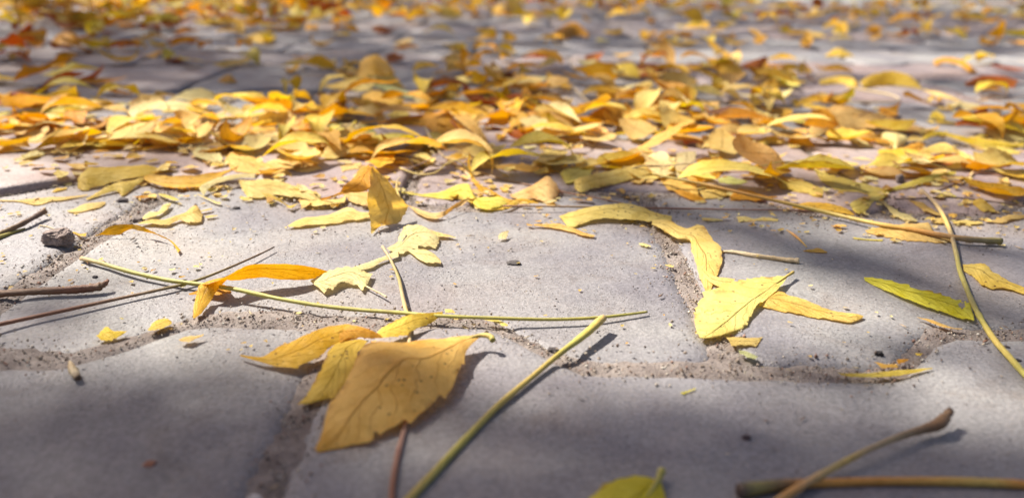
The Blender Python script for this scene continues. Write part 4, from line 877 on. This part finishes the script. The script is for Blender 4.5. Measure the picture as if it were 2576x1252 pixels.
S('A', 'long knotty green stalk descending the right side to the border', [(2318,478,20),(2350,508,18),(2372,540,14),(2386,570,12),(2396,600,14),(2406,640,10),(2414,680,8),(2430,722,8),(2448,765,9),(2470,805,9),(2500,852,9),(2540,898,8),(2580,942,8),(2640,1000,8)],
  [.75,.8,.85,.8,.85,.75,.85,.75,.85,.8,.75], ['tan','tan','yellow','tan','olive','green','olive','green','yellow','lime','lime'], group=TW, wob=.08)
S('A', 'long thick yellow brown stalk lying over the leaves at right', [(1640,436,30),(1700,450,28),(1760,461,26),(1870,486,24),(2000,516,20),(2090,537,14),(2200,562,16),(2300,579,17),(2400,597,16),(2460,603,13),(2518,606,9)],
  [.5,.6,.7,.8,.85,.95,1.1,1.35], ['yellow','yellow','orange','yellow','yellow','orange','tan','olive'], group=TW)
S('A', 'thin reddish stalk along the back edge of the middle paver', [(1265,518,10),(1400,519,10),(1500,521,8),(1620,523,8),(1720,525,6),(1850,527,6),(1950,528,5),(2060,531,4)], [.4,.42,.38,.35], ['red','tan','red','pink','red'], group=TW)
S('l', 'thin brown stalk between the ochre boat leaf and the long pale leaf', [(560,715,20),(750,778,14),(950,825,10),(1100,856,8),(1440,907,8),(1800,972,8),(2000,1010,6),(2250,1070,4)], [.35,.38,.35,.3], ['tan','red','brown'], group=TW)
S('l', 'stiff straw stalk pointing down beside the large burnt orange leaf', [(-20,220,90),(40,330,60),(110,450,30),(190,560,8)], [.75,.7,.6,.5], ['tan','straw','tan'], group=TW)
S('l', 'second straw stalk below the small ochre wing', [(235,596,20),(330,660,18),(430,740,16),(515,825,8)], [.8,.75,.6], ['straw','tan','straw'], group=TW)
S('l', 'yellow stalk lying flat behind the bright paver in the centre', [(760,378,10),(1000,374,8),(1300,366,7),(1600,358,7),(1845,350,8)], [.4,.5,.6], ['tan','yellow','lemon' if 'lemon' in SC else 'yellow'], group=TW)
S('l', 'thin grey stalk crossing the bright paver in the centre', [(980,425,10),(1250,480,8),(1530,565,6),(1750,620,8),(2000,660,12)], [.3,.3,.25], ['grey','grey','brown'], group=TW)
S('l', 'arched grey stalk over the sunlit leaves right of centre', [(1870,670,10),(1920,590,50),(1990,535,80),(2120,485,90),(2300,455,70),(2460,440,50)], [.35,.35,.3], ['grey','tan','grey'], group=TW)
S('n', 'thin dark stalk on the pink paver at right', [(1180,985,10),(1400,985,8),(1660,985,6),(1900,996,4),(2300,1032,4),(2600,1070,4)], [.3,.35,.35], ['brown','dark','brown'], group=TW)
S('n', 'pinkish stalk behind the hoop leaf at the right border', [(1560,930,12),(1750,870,10),(1900,790,10),(2040,735,8),(2300,754,7),(2620,792,7)], [.4,.5,.5], ['brown','pink','pink'], group=TW)
S('f', 'pale split straw lying on the right paver', [(330,680,6),(430,690,6),(560,716,6),(700,740,6),(800,760,5),(890,770,5)], [.5,.7,.85,.8,.95], ['straw','straw','tan','straw'], cat='straw', name='straw', group=TW, wob=.15)
S('o', 'thin brown stalk crossing the sunlit leaves at left', [(-40,842,6),(200,835,6),(450,820,7),(700,780,10),(900,740,14),(1200,700,20),(1500,690,20)], [.35,.35,.3], ['brown','red','tan'], group=TW)
S('o', 'thin stalk along the back of the left drift', [(700,350,20),(1000,340,16),(1400,290,12),(1800,240,10),(2100,230,10),(2500,240,10)], [.35,.4,.35], ['brown','tan','brown'], group=TW)
S('o', 'straight thin stalk over the leaves at the left of the centre', [(1000,500,40),(1500,430,30),(2000,395,25),(2600,395,20)], [.35,.4,.35], ['pink','tan','brown'], group=TW)
S('f', 'short curled orange stalk left of the triangular scrap', [(800,510,12),(850,550,12),(900,600,8),(948,655,2)], [.2,.5,.4,.15], ['tan','orange','yellow'], group=TW)
S('j', 'short pale curved stalk above the chunk of bark', [(425,818,4),(500,828,6),(570,850,6),(650,884,3)], [.3,.3,.2], ['straw','tan'], group=TW)
S('e', 'short pale stalk right of the broken leaf piece', [(200,925,5),(250,950,6),(310,980,5),(352,1005,2)], [.3,.3,.35], ['straw','tan','straw'], group=TW)
S('k', 'tiny yellow stalk curling up behind the upright leaf', [(2035,1045,8),(1985,960,60),(1958,880,90),(1960,800,120),(1990,750,130)], [.5,.35,.2], ['yellow','yellow','straw'], group=TW)
S('b', 'thin stalk slanting over the right of the drift', [(1700,620,60),(1800,720,40),(1920,800,30),(2100,860,30),(2340,980,30)], [.5,.5,.4], ['straw','tan','brown'], group=TW)
S('c', 'hooked pale stalk on the grey paver below the wavy yellow leaf', [(1240,640,10),(1400,665,14),(1540,690,14),(1620,720,12),(1590,745,6),(1400,752,4),(1250,745,3)], [.6,.6,.5,.4], ['yellow','straw','straw'], group=TW)
S('c', 'thin upright rust stalk at the left end of the wavy yellow leaf', [(935,420,170),(935,500,100),(960,560,50),(1020,610,8)], [.4,.6,.9,.5], ['brown','red','red'], group=TW)
S('b', 'thin orange stalk standing in the drift, centre', [(890,400,160),(895,470,100),(930,540,50),(1000,590,20)], [.35,.5,.8,.5], ['orange','red','orange'], group=TW)
o = S('g', 'pale pointed bud scale on the front left paver', [(505,255,10),(520,300,12),(545,350,12),(568,382,8)], [.12,.85,1.0,.7], ['straw','tan','straw','brown'], cat='bud scale', name='bud_scale', group=None, wob=.12)

# ---- stones and chips
def chip(view, label, x, y, sx, sy, sz, color, seed, name='stone', cat='stone', mat=None, group='stones and chips on the pavers', rz=0.0):
    """an angular chip of real size (mm) standing on the paving at the ground point (x, y)"""
    bm = bmesh.new(); bmesh.ops.create_icosphere(bm, subdivisions=5 if sx > 5 else 3, radius=1)
    for v in bm.verts:
        p = v.co.copy(); q = Vector([math.copysign(abs(c) ** .72, c) for c in p]); 
        n1 = noise.noise(p * 1.5 + Vector((seed, 0, 0))); n2 = noise.noise(Vector((p.x * 3.5, p.y * 3.5, p.z * 5)) + Vector((0, seed, 0)))
        q *= .88 + .24 * n1 + .12 * n2 + .08 * noise.noise(p * 9)
        v.co = Vector((q.x * sx, q.y * sy, q.z * sz)) / 1000
    zmin = min(v.co.z for v in bm.verts)
    for v in bm.verts: v.co.z -= zmin + .0003
    for f in bm.faces: f.smooth = False
    me = bpy.data.meshes.new(name); bm.to_mesh(me); bm.free()
    ca = me.color_attributes.new('tint', 'FLOAT_COLOR', 'POINT'); cc = np.ones((len(me.vertices), 4), dtype=np.float32); cc[:, :3] = color
    ca.data.foreach_set('color', cc.ravel())
    g = V(view, x, y, 0)
    o = link(name, me, mat or M_GRAIN, None, Vector((g.x, g.y, ground_z(g.x, g.y) - .0003))); o.rotation_euler = (0, 0, rz)
    return tag(o, label, cat, group)
chip('j', 'dark purple brown chunk of bark left of the arched gold leaf', 640, 1010, 5.9, 4.2, 3.2, (.1, .075, .07), 3.3, 'bark_chunk', 'bark', M_CHIP, rz=-.15)
chip('e', 'flat dark flake alone in the middle of the middle paver', 1285, 748, 2.7, 2.2, .8, (.07, .06, .06), 8.1, 'bark_flake', 'bark')
chip('h', 'small dark stone in the joint beside the thick green stalk', 1560, 150, 1.9, 1.5, 1.0, (.05, .04, .04), 5.5)
chip('i', 'dark crumb on the right paver above the joint', 1465, 205, 1.2, 1.0, .9, (.03, .025, .025), 2.5)
chip('i', 'dark round crumb on the front paver, lower right', 503, 822, 1.1, 1.0, .7, (.05, .03, .035), 6.5)
chip('j', 'grey stone by the drift edge above the small pale leaf', 1310, 560, 2.4, 1.8, 1.2, (.09, .07, .07), 1.5)
chip('j', 'brown stone in the left joint behind the arched gold leaf', 1480, 745, 2.6, 1.8, 1.3, (.13, .10, .09), 9.2)
chip('j', 'small dark stone right of the forked yellow scrap', 2520, 618, 1.6, 1.3, .8, (.06, .05, .05), 4.4)
chip('l', 'grey brown stone lying on the long pale arched leaf', 2190, 1165, 2.9, 1.8, 2.6, (.20, .15, .13), 7.4)
chip('n', 'grey brown pebble between the two pale olive leaves', 1225, 830, 2.2, 2.0, 2.6, (.17, .13, .12), 2.9)
chip('e', 'brown stone beside the second joint under the hanging leaf', 2455, 665, 1.5, 1.3, .9, (.14, .11, .09), 3.7)
chip('d', 'small dark crumb right of the thick red twig', 697, 850, .95, .9, .7, (.05, .04, .045), 5.9)
chip('i', 'small dark stone at the right border by the knotty stalk', 2470, 248, 1.1, .9, .6, (.05, .04, .04), 8.8)
chip('i', 'small dark stone left of the knotty stalk in the joint', 2392, 150, 1.0, .8, .6, (.07, .05, .05), 1.8)
chip('g', 'brown chip on the front left paver in the shade', 1085, 985, 1.5, 1.3, .5, (.28, .12, .07), 4.9)
chip('g', 'white pebble in the front joint at the bottom edge', 1845, 1225, 1.6, 1.1, .8, (.55, .52, .5), 2.2)
# ================================================================ the drifts: many more leaves
def lib_leaf(name, length, width, curl, fold, twist, cup, seed, cut0=0.0, cut1=1.0, amp=.05, nu=18, nv=7, bend=0.0):
    """a leaf lying along x, its underside at z = 0; curl bends it lengthwise, fold raises the halves, twist turns the tip"""
    u = np.linspace(cut0, cut1, nu)
    ang = curl * (u - .5) + bend * np.clip(u - .65, 0, 1) * 6
    ds = length * (cut1 - cut0) / (nu - 1)
    x = np.concatenate([[0], np.cumsum(np.cos(ang[:-1]) * ds)]); zz = np.concatenate([[0], np.cumsum(-np.sin(ang[:-1]) * ds)])
    w = width / 2 * (np.sin(pi * np.clip(u, .001, .999) ** .82) ** 1.15) * (1 - .25 * u)
    if cut0 > 0: w[0] *= .8
    if cut1 < 1: w[-1] *= .7
    tw = twist * (u - .5)
    mid = np.stack([x - x.mean(), .05 * length * np.sin(u * 4 + seed), zz], -1)
    def edge(sg):
        a = tw + sg * fold
        lat = np.stack([np.zeros(nu), sg * np.cos(a) * w, np.sin(a * sg) * w * sg + cup * w], -1)
        lat[:, 2] = w * np.sin(sg * tw + fold) + cup * w * np.sin(u * 7 + seed * sg) * .5
        return mid + lat
    G = sheet(edge(1), mid, edge(-1), nv, 11, amp, .0005, seed, ragged=.11)
    G[..., 2] -= G[..., 2].min()
    return G
LIB = []     # (grid, shape word)
q = random.Random(21)
KINDS = [('flat', .25, .05, .1, .1), ('arched', 1.2, .15, .2, .1), ('upturned', -1.0, .2, .3, .2), ('cupped', .5, .6, .2, .1), ('twisted', .8, .3, 1.7, .2),
         ('folded', .3, .95, .3, .1), ('curled', 1.9, .35, .6, .2), ('hooked', -1.6, .5, .8, .1), ('wavy', .4, .2, .6, .9)]
for i in range(36):
    kd = KINDS[i % len(KINDS)]
    Lm = q.uniform(.032, .049); W = Lm * q.uniform(.32, .44)
    G = lib_leaf('leaf', Lm, W, kd[1] * q.uniform(.7, 1.2), kd[2] * q.uniform(.7, 1.2), kd[3] * q.choice([-1, 1]), kd[4], i * 1.37, bend=q.choice([0, 0, .6, -.6]))
    LIB.append((G, kd[0], Lm))
for i in range(22):
    Lm = q.uniform(.032, .046)
    a = q.choice([0, .25, .4, .2]); b = q.choice([1.0, .8]) if a else q.uniform(.5, .75)
    G = lib_leaf('leaf', Lm, Lm * .5, q.uniform(-1.2, 1.5), q.uniform(0, .5), q.uniform(-1, 1), .3, 50 + i * 2.1, a, b, amp=.13, nu=11)
    LIB.append((G, 'torn', Lm * (b - a)))
def lib_mesh(i):
    G = LIB[i][0]; nu, nv = G.shape[:2]
    uu, vv = np.meshgrid(np.linspace(0, 1, nu), np.linspace(0, 1, nv), indexing='ij')
    me = mesh_np('leaf', G.reshape(-1, 3), grid_faces(nu, nv), uv=np.stack([uu.ravel(), vv.ravel()], -1)); me.materials.append(M_LEAF)
    return me
LIBM = [lib_mesh(i) for i in range(len(LIB))]
# zones in picture rows and columns: (x0, x1, y0, y1, how many, heap height m, palette)
MID = (('tan', 5), ('pale', 6), ('ochre', 3), ('apricot', 3), ('olive', 2), ('orange', .9), ('cream', 3), ('yellow', 2), ('rust', .5), ('brown', .5), ('gold', 2), ('lemon', 2))
NEAR = (('pale', 5), ('tan', 3), ('cream', 2), ('yellow', 2), ('ochre', 1.5), ('gold', 1), ('lemon', 2))
FLAT = (('tan', 4), ('pale', 5), ('cream', 4), ('apricot', 1))
SUNNY = (('pale', 4), ('cream', 3), ('yellow', 3), ('gold', 3), ('ochre', 1.6), ('orange', .7), ('tan', 2), ('lemon', 3), ('rust', .25))
FAR = (('gold', 3), ('yellow', 4), ('ochre', 3), ('orange', 2), ('rust', 1.3), ('pale', 3), ('lemon', 3), ('tan', 2))
RED = (('orange', 4), ('rust', 4), ('ochre', 2), ('yellow', 3), ('lemon', 3), ('gold', 1))
ZONES = [(1150, 2050, 165, 330, 110, .009, MID), (700, 1250, 165, 240, 14, .005, MID), (820, 1400, 225, 320, 34, .006, MID), (1350, 2080, 300, 385, 26, .006, SUNNY), (960, 1500, 330, 400, 8, .003, MID),
         (0, 520, 272, 335, 14, .004, SUNNY), (480, 940, 275, 335, 22, .007, SUNNY), (0, 480, 330, 400, 14, .003, SUNNY), (420, 900, 335, 400, 12, .003, MID),
         (2000, 2576, 265, 370, 26, .008, SUNNY), (1900, 2576, 175, 260, 12, .003, FAR), (560, 2300, 415, 470, 5, .003, MID), (1400, 1900, 385, 450, 3, .004, MID), (2250, 2576, 400, 500, 5, .001, MID),
         (900, 1560, 395, 468, 5, .003, NEAR), (1560, 2260, 410, 490, 6, .004, NEAR), (380, 1000, 395, 440, 2, .003, NEAR), (1900, 2560, 375, 470, 4, .004, NEAR),
         (480, 1020, 345, 425, 15, .0007, NEAR), (950, 1500, 370, 450, 13, .0007, NEAR), (1480, 2300, 375, 455, 15, .0007, NEAR), (60, 700, 335, 400, 9, .0007, NEAR), (2250, 2576, 400, 470, 4, .0007, NEAR),
         (0, 330, 180, 265, 13, .004, RED), (0, 520, 60, 170, 40, .004, RED), (430, 760, 150, 245, 5, .003, FAR), (1250, 2576, 100, 170, 26, .004, FAR), (1700, 2576, 40, 120, 70, .006, FAR),
         (-40, 900, 0, 80, 150, .014, RED), (-40, 2616, 8, 60, 330, .016, FAR), (-80, 1900, -14, 22, 300, .02, FAR), (300, 1900, 60, 130, 34, .003, FAR), (0, 2000, 130, 160, 10, .002, FAR)]
items = []
sq = random.Random(5)
for (x0, x1, y0, y1, n, hp, pal) in ZONES:
    names = [p[0] for p in pal]; ws = [p[1] for p in pal]
    for _ in range(n):
        x, y = sq.uniform(x0, x1), sq.uniform(y0, y1)
        # keep some paving bare, as in the photograph
        if 1250 < x < 1640 and 362 < y < 410 and sq.random() < .85: continue
        if 1950 < x < 2230 and 372 < y < 440 and sq.random() < .85: continue
        if 2000 < x < 2450 and 205 < y < 262 and sq.random() < .9: continue
        if 1850 < x < 2450 and 112 < y < 178 and sq.random() < .93: continue
        if x < 330 and 425 < y: continue
        if 20 < x < 300 and 395 < y: continue
        if hp > .001 and ((2150 < x < 2500 and 352 < y < 490) or (1440 < x < 1800 and 398 < y < 520)): continue
        g = ground_at(x, y)
        c = sq.choices(names, ws)[0]
        i = sq.randrange(len(LIB))
        tiltx, tilty = sq.gauss(0, .22), sq.gauss(0, .18)
        if y > 250: tiltx *= .75; tilty *= .75
        if sq.random() < (.06 if y > 250 else .14): tiltx += sq.choice([-1, 1]) * sq.uniform(.5, 1.1)
        if hp < .004: tiltx *= .6; tilty *= .6
        if hp < .001: tiltx *= .3; tilty *= .3
        if pal is NEAR: i = sq.choice([k_ for k_ in range(len(LIB)) if LIB[k_][1] in ('flat', 'arched', 'wavy', 'torn', 'twisted')]); tiltx *= .6; tilty *= .6
        sc = sq.uniform(.85, 1.32)
        if y < 100: sc *= 1.2
        items.append([x, y, g.x, g.y, c, i, tiltx, tilty, sq.uniform(0, 2 * pi), sc, sq.uniform(0, hp) * (.4 + .6 * sq.random()), sq.uniform(.82, 1.15), sq.uniform(.93, 1.05)])
items.sort(key=lambda t: -t[1])
from mathutils import Euler
def transform(it):
    R = Euler((it[6], it[7], 0)).to_matrix(); R = Matrix.Rotation(it[8], 3, 'Z') @ R
    P = LIB[it[5]][0].reshape(-1, 3) * it[9]
    W = P @ np.array(R).T
    return R, W, float(W[:, 2].min())
N_INDIV = 168
MARKS = [(940, 170, 'the large ochre dome leaf'), (1080, 300, 'the large burnt orange leaf'), (780, 350, 'the standing orange leaf'), (910, 330, 'the pale lemon leaf'),
         (700, 430, 'the twin tan leaves'), (940, 470, 'the upright folded leaf'), (1180, 450, 'the horn shaped leaf'), (1360, 470, 'the triangular leaf'), (1560, 440, 'the long sloping tan leaf'),
         (1750, 390, 'the standing pair'), (1540, 280, 'the burnt orange dome'), (1600, 310, 'the yellow green leaf'), (1900, 300, 'the apricot peak'), (2000, 350, 'the round dome leaf'),
         (2060, 410, 'the low pyramid leaf'), (2180, 290, 'the largest tan leaf'), (2460, 280, 'the sharp rust sail'), (2370, 380, 'the wide hoop leaf'), (2150, 460, 'the swooping olive leaf'),
         (1350, 240, 'the orange spike'), (1030, 240, 'the mint green blade'), (90, 310, 'the bright lemon leaf'), (300, 350, 'the arched cream leaf'), (170, 230, 'the red orange dome leaf'), (300, 440, 'the large olive leaf'),
         (480, 430, 'the boat shaped ochre leaf'), (480, 330, 'the square ended leaf'), (2200, 200, 'the large wavy yellow leaf'), (660, 90, 'the lone yellow leaf'), (540, 270, 'the leaf edged in orange'), (1120, 420, 'the small ochre wing'), (1300, 420, 'the ochre boat leaf')]
assert len(LIB) == 58
CW = dict(brown='dry brown', tan='tan', pale='pale yellow', ochre='ochre', apricot='apricot', olive='olive', orange='burnt orange', cream='cream', yellow='yellow', rust='rust red', gold='golden', lemon='lemon', lime='lime', mint='mint')
def where(x, y):
    m = min(MARKS, key=lambda m: ((m[0] - x) / 1.0) ** 2 + ((m[1] - y) * 2.4) ** 2)
    dx, dy = x - m[0], (y - m[1]) * 2.4
    if abs(dx) > abs(dy): s = 'to the right of' if dx > 0 else 'to the left of'
    else: s = 'in front of' if dy > 0 else 'behind'
    return s + ' ' + m[2]
used = {}
protos = {}
for n, it in enumerate(items[:N_INDIV]):
    R, W, zmin = transform(it)
    base = protos.get(it[5])
    if base is None:
        o = link('leaf', LIBM[it[5]]); protos[it[5]] = o
    else:
        o = base.copy(); COL.objects.link(o)
    o.matrix_world = Matrix.Translation((it[2], it[3], it[10] - zmin + .0006 + max(0, ground_z(it[2], it[3])))) @ R.to_4x4() @ Matrix.Scale(it[9], 4)
    c = COLS[it[4]]; s, h = it[11], it[12]
    o.color = (c[0] * s, c[1] * s * h, c[2] * s, 1)
    size = 'large ' if LIB[it[5]][2] * it[9] > .047 else 'small ' if LIB[it[5]][2] * it[9] < .033 else ''
    lab = f"{size}{CW[it[4]]} {LIB[it[5]][1]} leaf {where(it[0], it[1])}"
    tag(o, lab, 'leaf', 'leaves heaped in the drifts')
def joined_leaves(name, its):
    vs, fs, uvs, ts = [], [], [], []; off = 0
    for it in its:
        R, W, zmin = transform(it)
        G = LIB[it[5]][0]; nu, nv = G.shape[:2]
        W = W + np.array([it[2], it[3], it[10] - zmin + .0005 + (ground_z(it[2], it[3]) if it[3] < .7 else 0)])
        uu, vv = np.meshgrid(np.linspace(0, 1, nu), np.linspace(0, 1, nv), indexing='ij')
        vs.append(W); fs.append(grid_faces(nu, nv) + off); uvs.append(np.stack([uu.ravel(), vv.ravel()], -1))
        c = np.array(COLS[it[4]]) * it[11]; c[1] *= it[12]
        ts.append(np.tile(c, (nu * nv, 1))); off += nu * nv
    me = mesh_np(name, np.vstack(vs), np.vstack(fs), uv=np.vstack(uvs), tint=np.vstack(ts))
    return link(name, me, M_LEAFS)
tag(joined_leaves('leaf_litter', items[N_INDIV:]), 'blurred yellow and rust leaves covering the far paving', 'leaf litter', kind='stuff')
# broken bits of leaf lying flat between and before the drifts
bits = []
for (x0, x1, y0, y1, n, pal, s0, s1) in [(0, 2576, 375, 470, 260, FLAT, .10, .26), (350, 2576, 465, 520, 190, FLAT, .05, .17), (1300, 2576, 500, 590, 80, FLAT, .03, .09), (0, 900, 500, 620, 45, FLAT, .015, .07),
                                         (0, 2576, 250, 380, 260, MID, .16, .42), (0, 2576, 600, 800, 60, FLAT, .02, .05), (1900, 2576, 520, 620, 60, FLAT, .03, .11), (0, 500, 650, 730, 25, FLAT, .02, .07), (300, 2300, 780, 900, 30, FLAT, .02, .05)]:
    names = [p[0] for p in pal]; ws = [p[1] for p in pal]
    for _ in range(n):
        x, y = sq.uniform(x0, x1), sq.uniform(y0, y1); g = ground_at(x, y)
        bits.append([x, y, g.x, g.y, sq.choices(names, ws)[0], 36 + sq.randrange(22), sq.gauss(0, .08), sq.gauss(0, .07), sq.uniform(0, 2 * pi), sq.uniform(s0, s1) * 1.5, sq.uniform(0, .0006), sq.uniform(.8, 1.15), sq.uniform(.93, 1.05)])
tag(joined_leaves('leaf_crumbs', bits), 'broken crumbs of dry leaf strewn flat along the drift edge', 'leaf crumbs', kind='stuff')
# thin stalks lost in the drifts
for k in range(46):
    z = sq.choice(ZONES[:12]); x, y = sq.uniform(z[0], z[1]), sq.uniform(z[2] + 20, z[3])
    g = ground_at(x, y); a = sq.uniform(-.5, .5) if sq.random() < .75 else sq.uniform(0, pi); ln = sq.uniform(.03, .08); bz = sq.uniform(-.012, .012)
    pts = []
    for t in np.linspace(-.5, .5, 5):
        pts.append((g.x + cos(a) * ln * t - sin(a) * bz * (4 * t * t), g.y + sin(a) * ln * t + cos(a) * bz * (4 * t * t), .0015 + sq.uniform(0, .006) + (.008 * (t + .5) if sq.random() < .3 else 0)))
    c = sq.choice([('tan', 'a tan'), ('red', 'a reddish'), ('brown', 'a brown'), ('straw', 'a straw coloured'), ('pink', 'a pinkish'), ('yellow', 'a yellow')])
    r = sq.uniform(.25, .5) / 1000
    me, cc = tube_mesh('stalk', pts, [r, r, r * .9, r * .8, r * .5], [SC[c[0]]] * 5, ns=6, per=4, seed=k)
    o = link('stalk', me, M_STEM, None, cc)
    tag(o, f"{c[1]} thin stalk among leaves {where(x, y)}"[2 if c[1][1] == ' ' else 0:], 'stalk', 'thin stalks in the drifts')
# same words on two things: they share the group; later ones are told apart by what they lie nearest to
seen = {}
for o in list(COL.objects):
    if o.parent is None and 'label' in o and 'category' in o: seen.setdefault(o['label'], []).append(o)
for lab, os_ in seen.items():
    if len(os_) > 1:
        os_.sort(key=lambda o: o.matrix_world.translation.y)
        words_ = ['nearest of the ', 'farthest of the '] if len(os_) == 2 else None
        for k, o in enumerate(os_):
            o['label'] = (('nearer ' if k == 0 else 'farther ') + lab) if len(os_) == 2 else lab
# ================================================================ the tree overhead, outside the picture, whose crown dapples the paving
def gpt(x, y): g = ground_at(x, y); return g.x, g.y
# where its shade is thick (+) or open (-): (column, row, half width m, half depth m, weight)
SHADE = [(80, 1180, .080, .050, 3.6), (420, 1180, .05, .035, 2.0), (2576, 1260, .05, .03, 1.2), (1400, 1330, .16, .030, 2.0), (2450, 1160, .07, .04, 1.3), (250, 960, .04, .02, .5), (2560, 600, .05, .06, .6), (60, 700, .06, .03, 1.0), (2450, 860, .05, .03, .4),
         (350, 165, .45, .16, 1.9), (100, 220, .12, .1, .8), (1300, 90, .5, .15, .5), (1500, 200, .20, .05, .4), (1000, 940, .05, .045, -1.8), (1300, 360, .5, .10, -.3), (2300, 40, .6, .3, .6), (1300, 28, 1.3, .45, .3), (450, 100, .5, .2, .9), (760, 230, .07, .04, .5),
         (700, 470, .06, .03, .35), (1750, 470, .07, .03, .45), (2300, 460, .05, .02, .25),
         (450, 610, .09, .05, -1.9), (110, 320, .05, .04, -1.8), (300, 350, .05, .03, -1.6), (1600, 360, .05, .035, -1.8), (2180, 390, .08, .035, -1.8), (800, 300, .08, .04, -.9), (1000, 440, .08, .03, -.6), (2150, 150, .28, .09, -1.8), (1400, 150, .1, .07, -.9), (620, 205, .05, .05, -1.0),
         (1150, 850, .03, .02, -.8), (1400, 690, .09, .06, -.6), (1850, 780, .06, .05, -.5), (2250, 240, .10, .06, -.8), (330, 100, .2, .12, -.3), (60, 30, .3, .2, -.6), (640, 90, .1, .1, -.8), (1180, 480, .05, .03, -.5)]
SG = [(*gpt(a, b), c, d, w) for a, b, c, d, w in SHADE]
def depth_at(X, Y):
    v = .62
    for gx_, gy_, rx, ry, w in SG: v += w * math.exp(-((X - gx_) / rx) ** 2 - ((Y - gy_) / ry) ** 2)
    return max(0.0, v)
tq = random.Random(77)
LEAF_A = .034 * .019 * .62 * .75
vs, fs, ts, us = [], [], [], []
X0, X1, Y0, Y1 = -1.9, 1.9, -.25, 3.0
DMAX = 3.6
n = int((X1 - X0) * (Y1 - Y0) * DMAX / LEAF_A)
k = 0
for _ in range(n):
    X, Y = tq.uniform(X0, X1), tq.uniform(Y0, Y1)
    if abs(X) > .25 + .75 * max(Y, 0): 
        if tq.random() > .25 / DMAX: continue
    elif tq.random() > depth_at(X, Y) / DMAX: continue
    t = tq.uniform(2.2, 4.2)
    c = Vector((X, Y, 0)) + TO_SUN * t
    E_ = Euler((tq.gauss(0, .7), tq.gauss(0, .7), tq.uniform(0, 2 * pi))).to_matrix()
    l, w = .034 * tq.uniform(.8, 1.25), .019 * tq.uniform(.8, 1.2)
    for px, py in ((-.5, 0), (-.15, .5), (.25, .42), (.5, 0), (.25, -.42), (-.15, -.5)):
        vs.append(tuple(c + E_ @ Vector((px * l, py * w, .12 * w * abs(py)))))
    fs += [(6 * k, 6 * k + 5, 6 * k + 4, 6 * k + 1), (6 * k + 1, 6 * k + 4, 6 * k + 3, 6 * k + 2)]
    cc = COLS[tq.choice(['gold', 'ochre', 'olive', 'yellow'])]
    ts += [cc] * 6; us += [(0, .5), (.35, 0), (.75, .08), (1, .5), (.75, .92), (.35, 1)]; k += 1
tree = bpy.data.objects.new('tree', None); COL.objects.link(tree); tree.location = (-3.6, 3.9, 0)
tag(tree, 'yellowing tree beside the paving whose crown dapples it with shade', 'tree')
me = mesh_np('crown', np.array(vs) - np.array(tree.location), np.array(fs), uv=np.array(us), tint=np.array(ts))
o = link('crown', me, M_LEAFS, tree); o['kind'] = 'stuff'
def bark(name, pts, rads, ns=12):
    me, c = tube_mesh(name, [Vector(p) - tree.location for p in pts], rads, [(.12, .09, .07)] * len(pts), ns=ns, per=5, wob=.05)
    return link(name, me, M_BARK, tree, c)
bark('trunk', [(-3.6, 3.9, -.1), (-3.58, 3.88, .8), (-3.5, 3.8, 1.7), (-3.45, 3.75, 2.5), (-3.3, 3.6, 3.4), (-3.2, 3.5, 4.2)], [.15, .12, .11, .09, .06, .03])
for a, b, c in (((-3.5, 3.8, 1.7), (-3.2, 3.2, 2.4), (-2.6, 2.5, 2.8)), ((-3.45, 3.75, 2.5), (-2.9, 2.6, 3.2), (-2.2, 1.7, 3.3)), ((-3.3, 3.6, 3.4), (-2.6, 3.3, 3.6), (-1.6, 3.0, 3.6))):
    bark('limb', [a, b, c, tuple(Vector(c) + (Vector(c) - Vector(b)) * .6)], [.06, .035, .015, .004], 8)
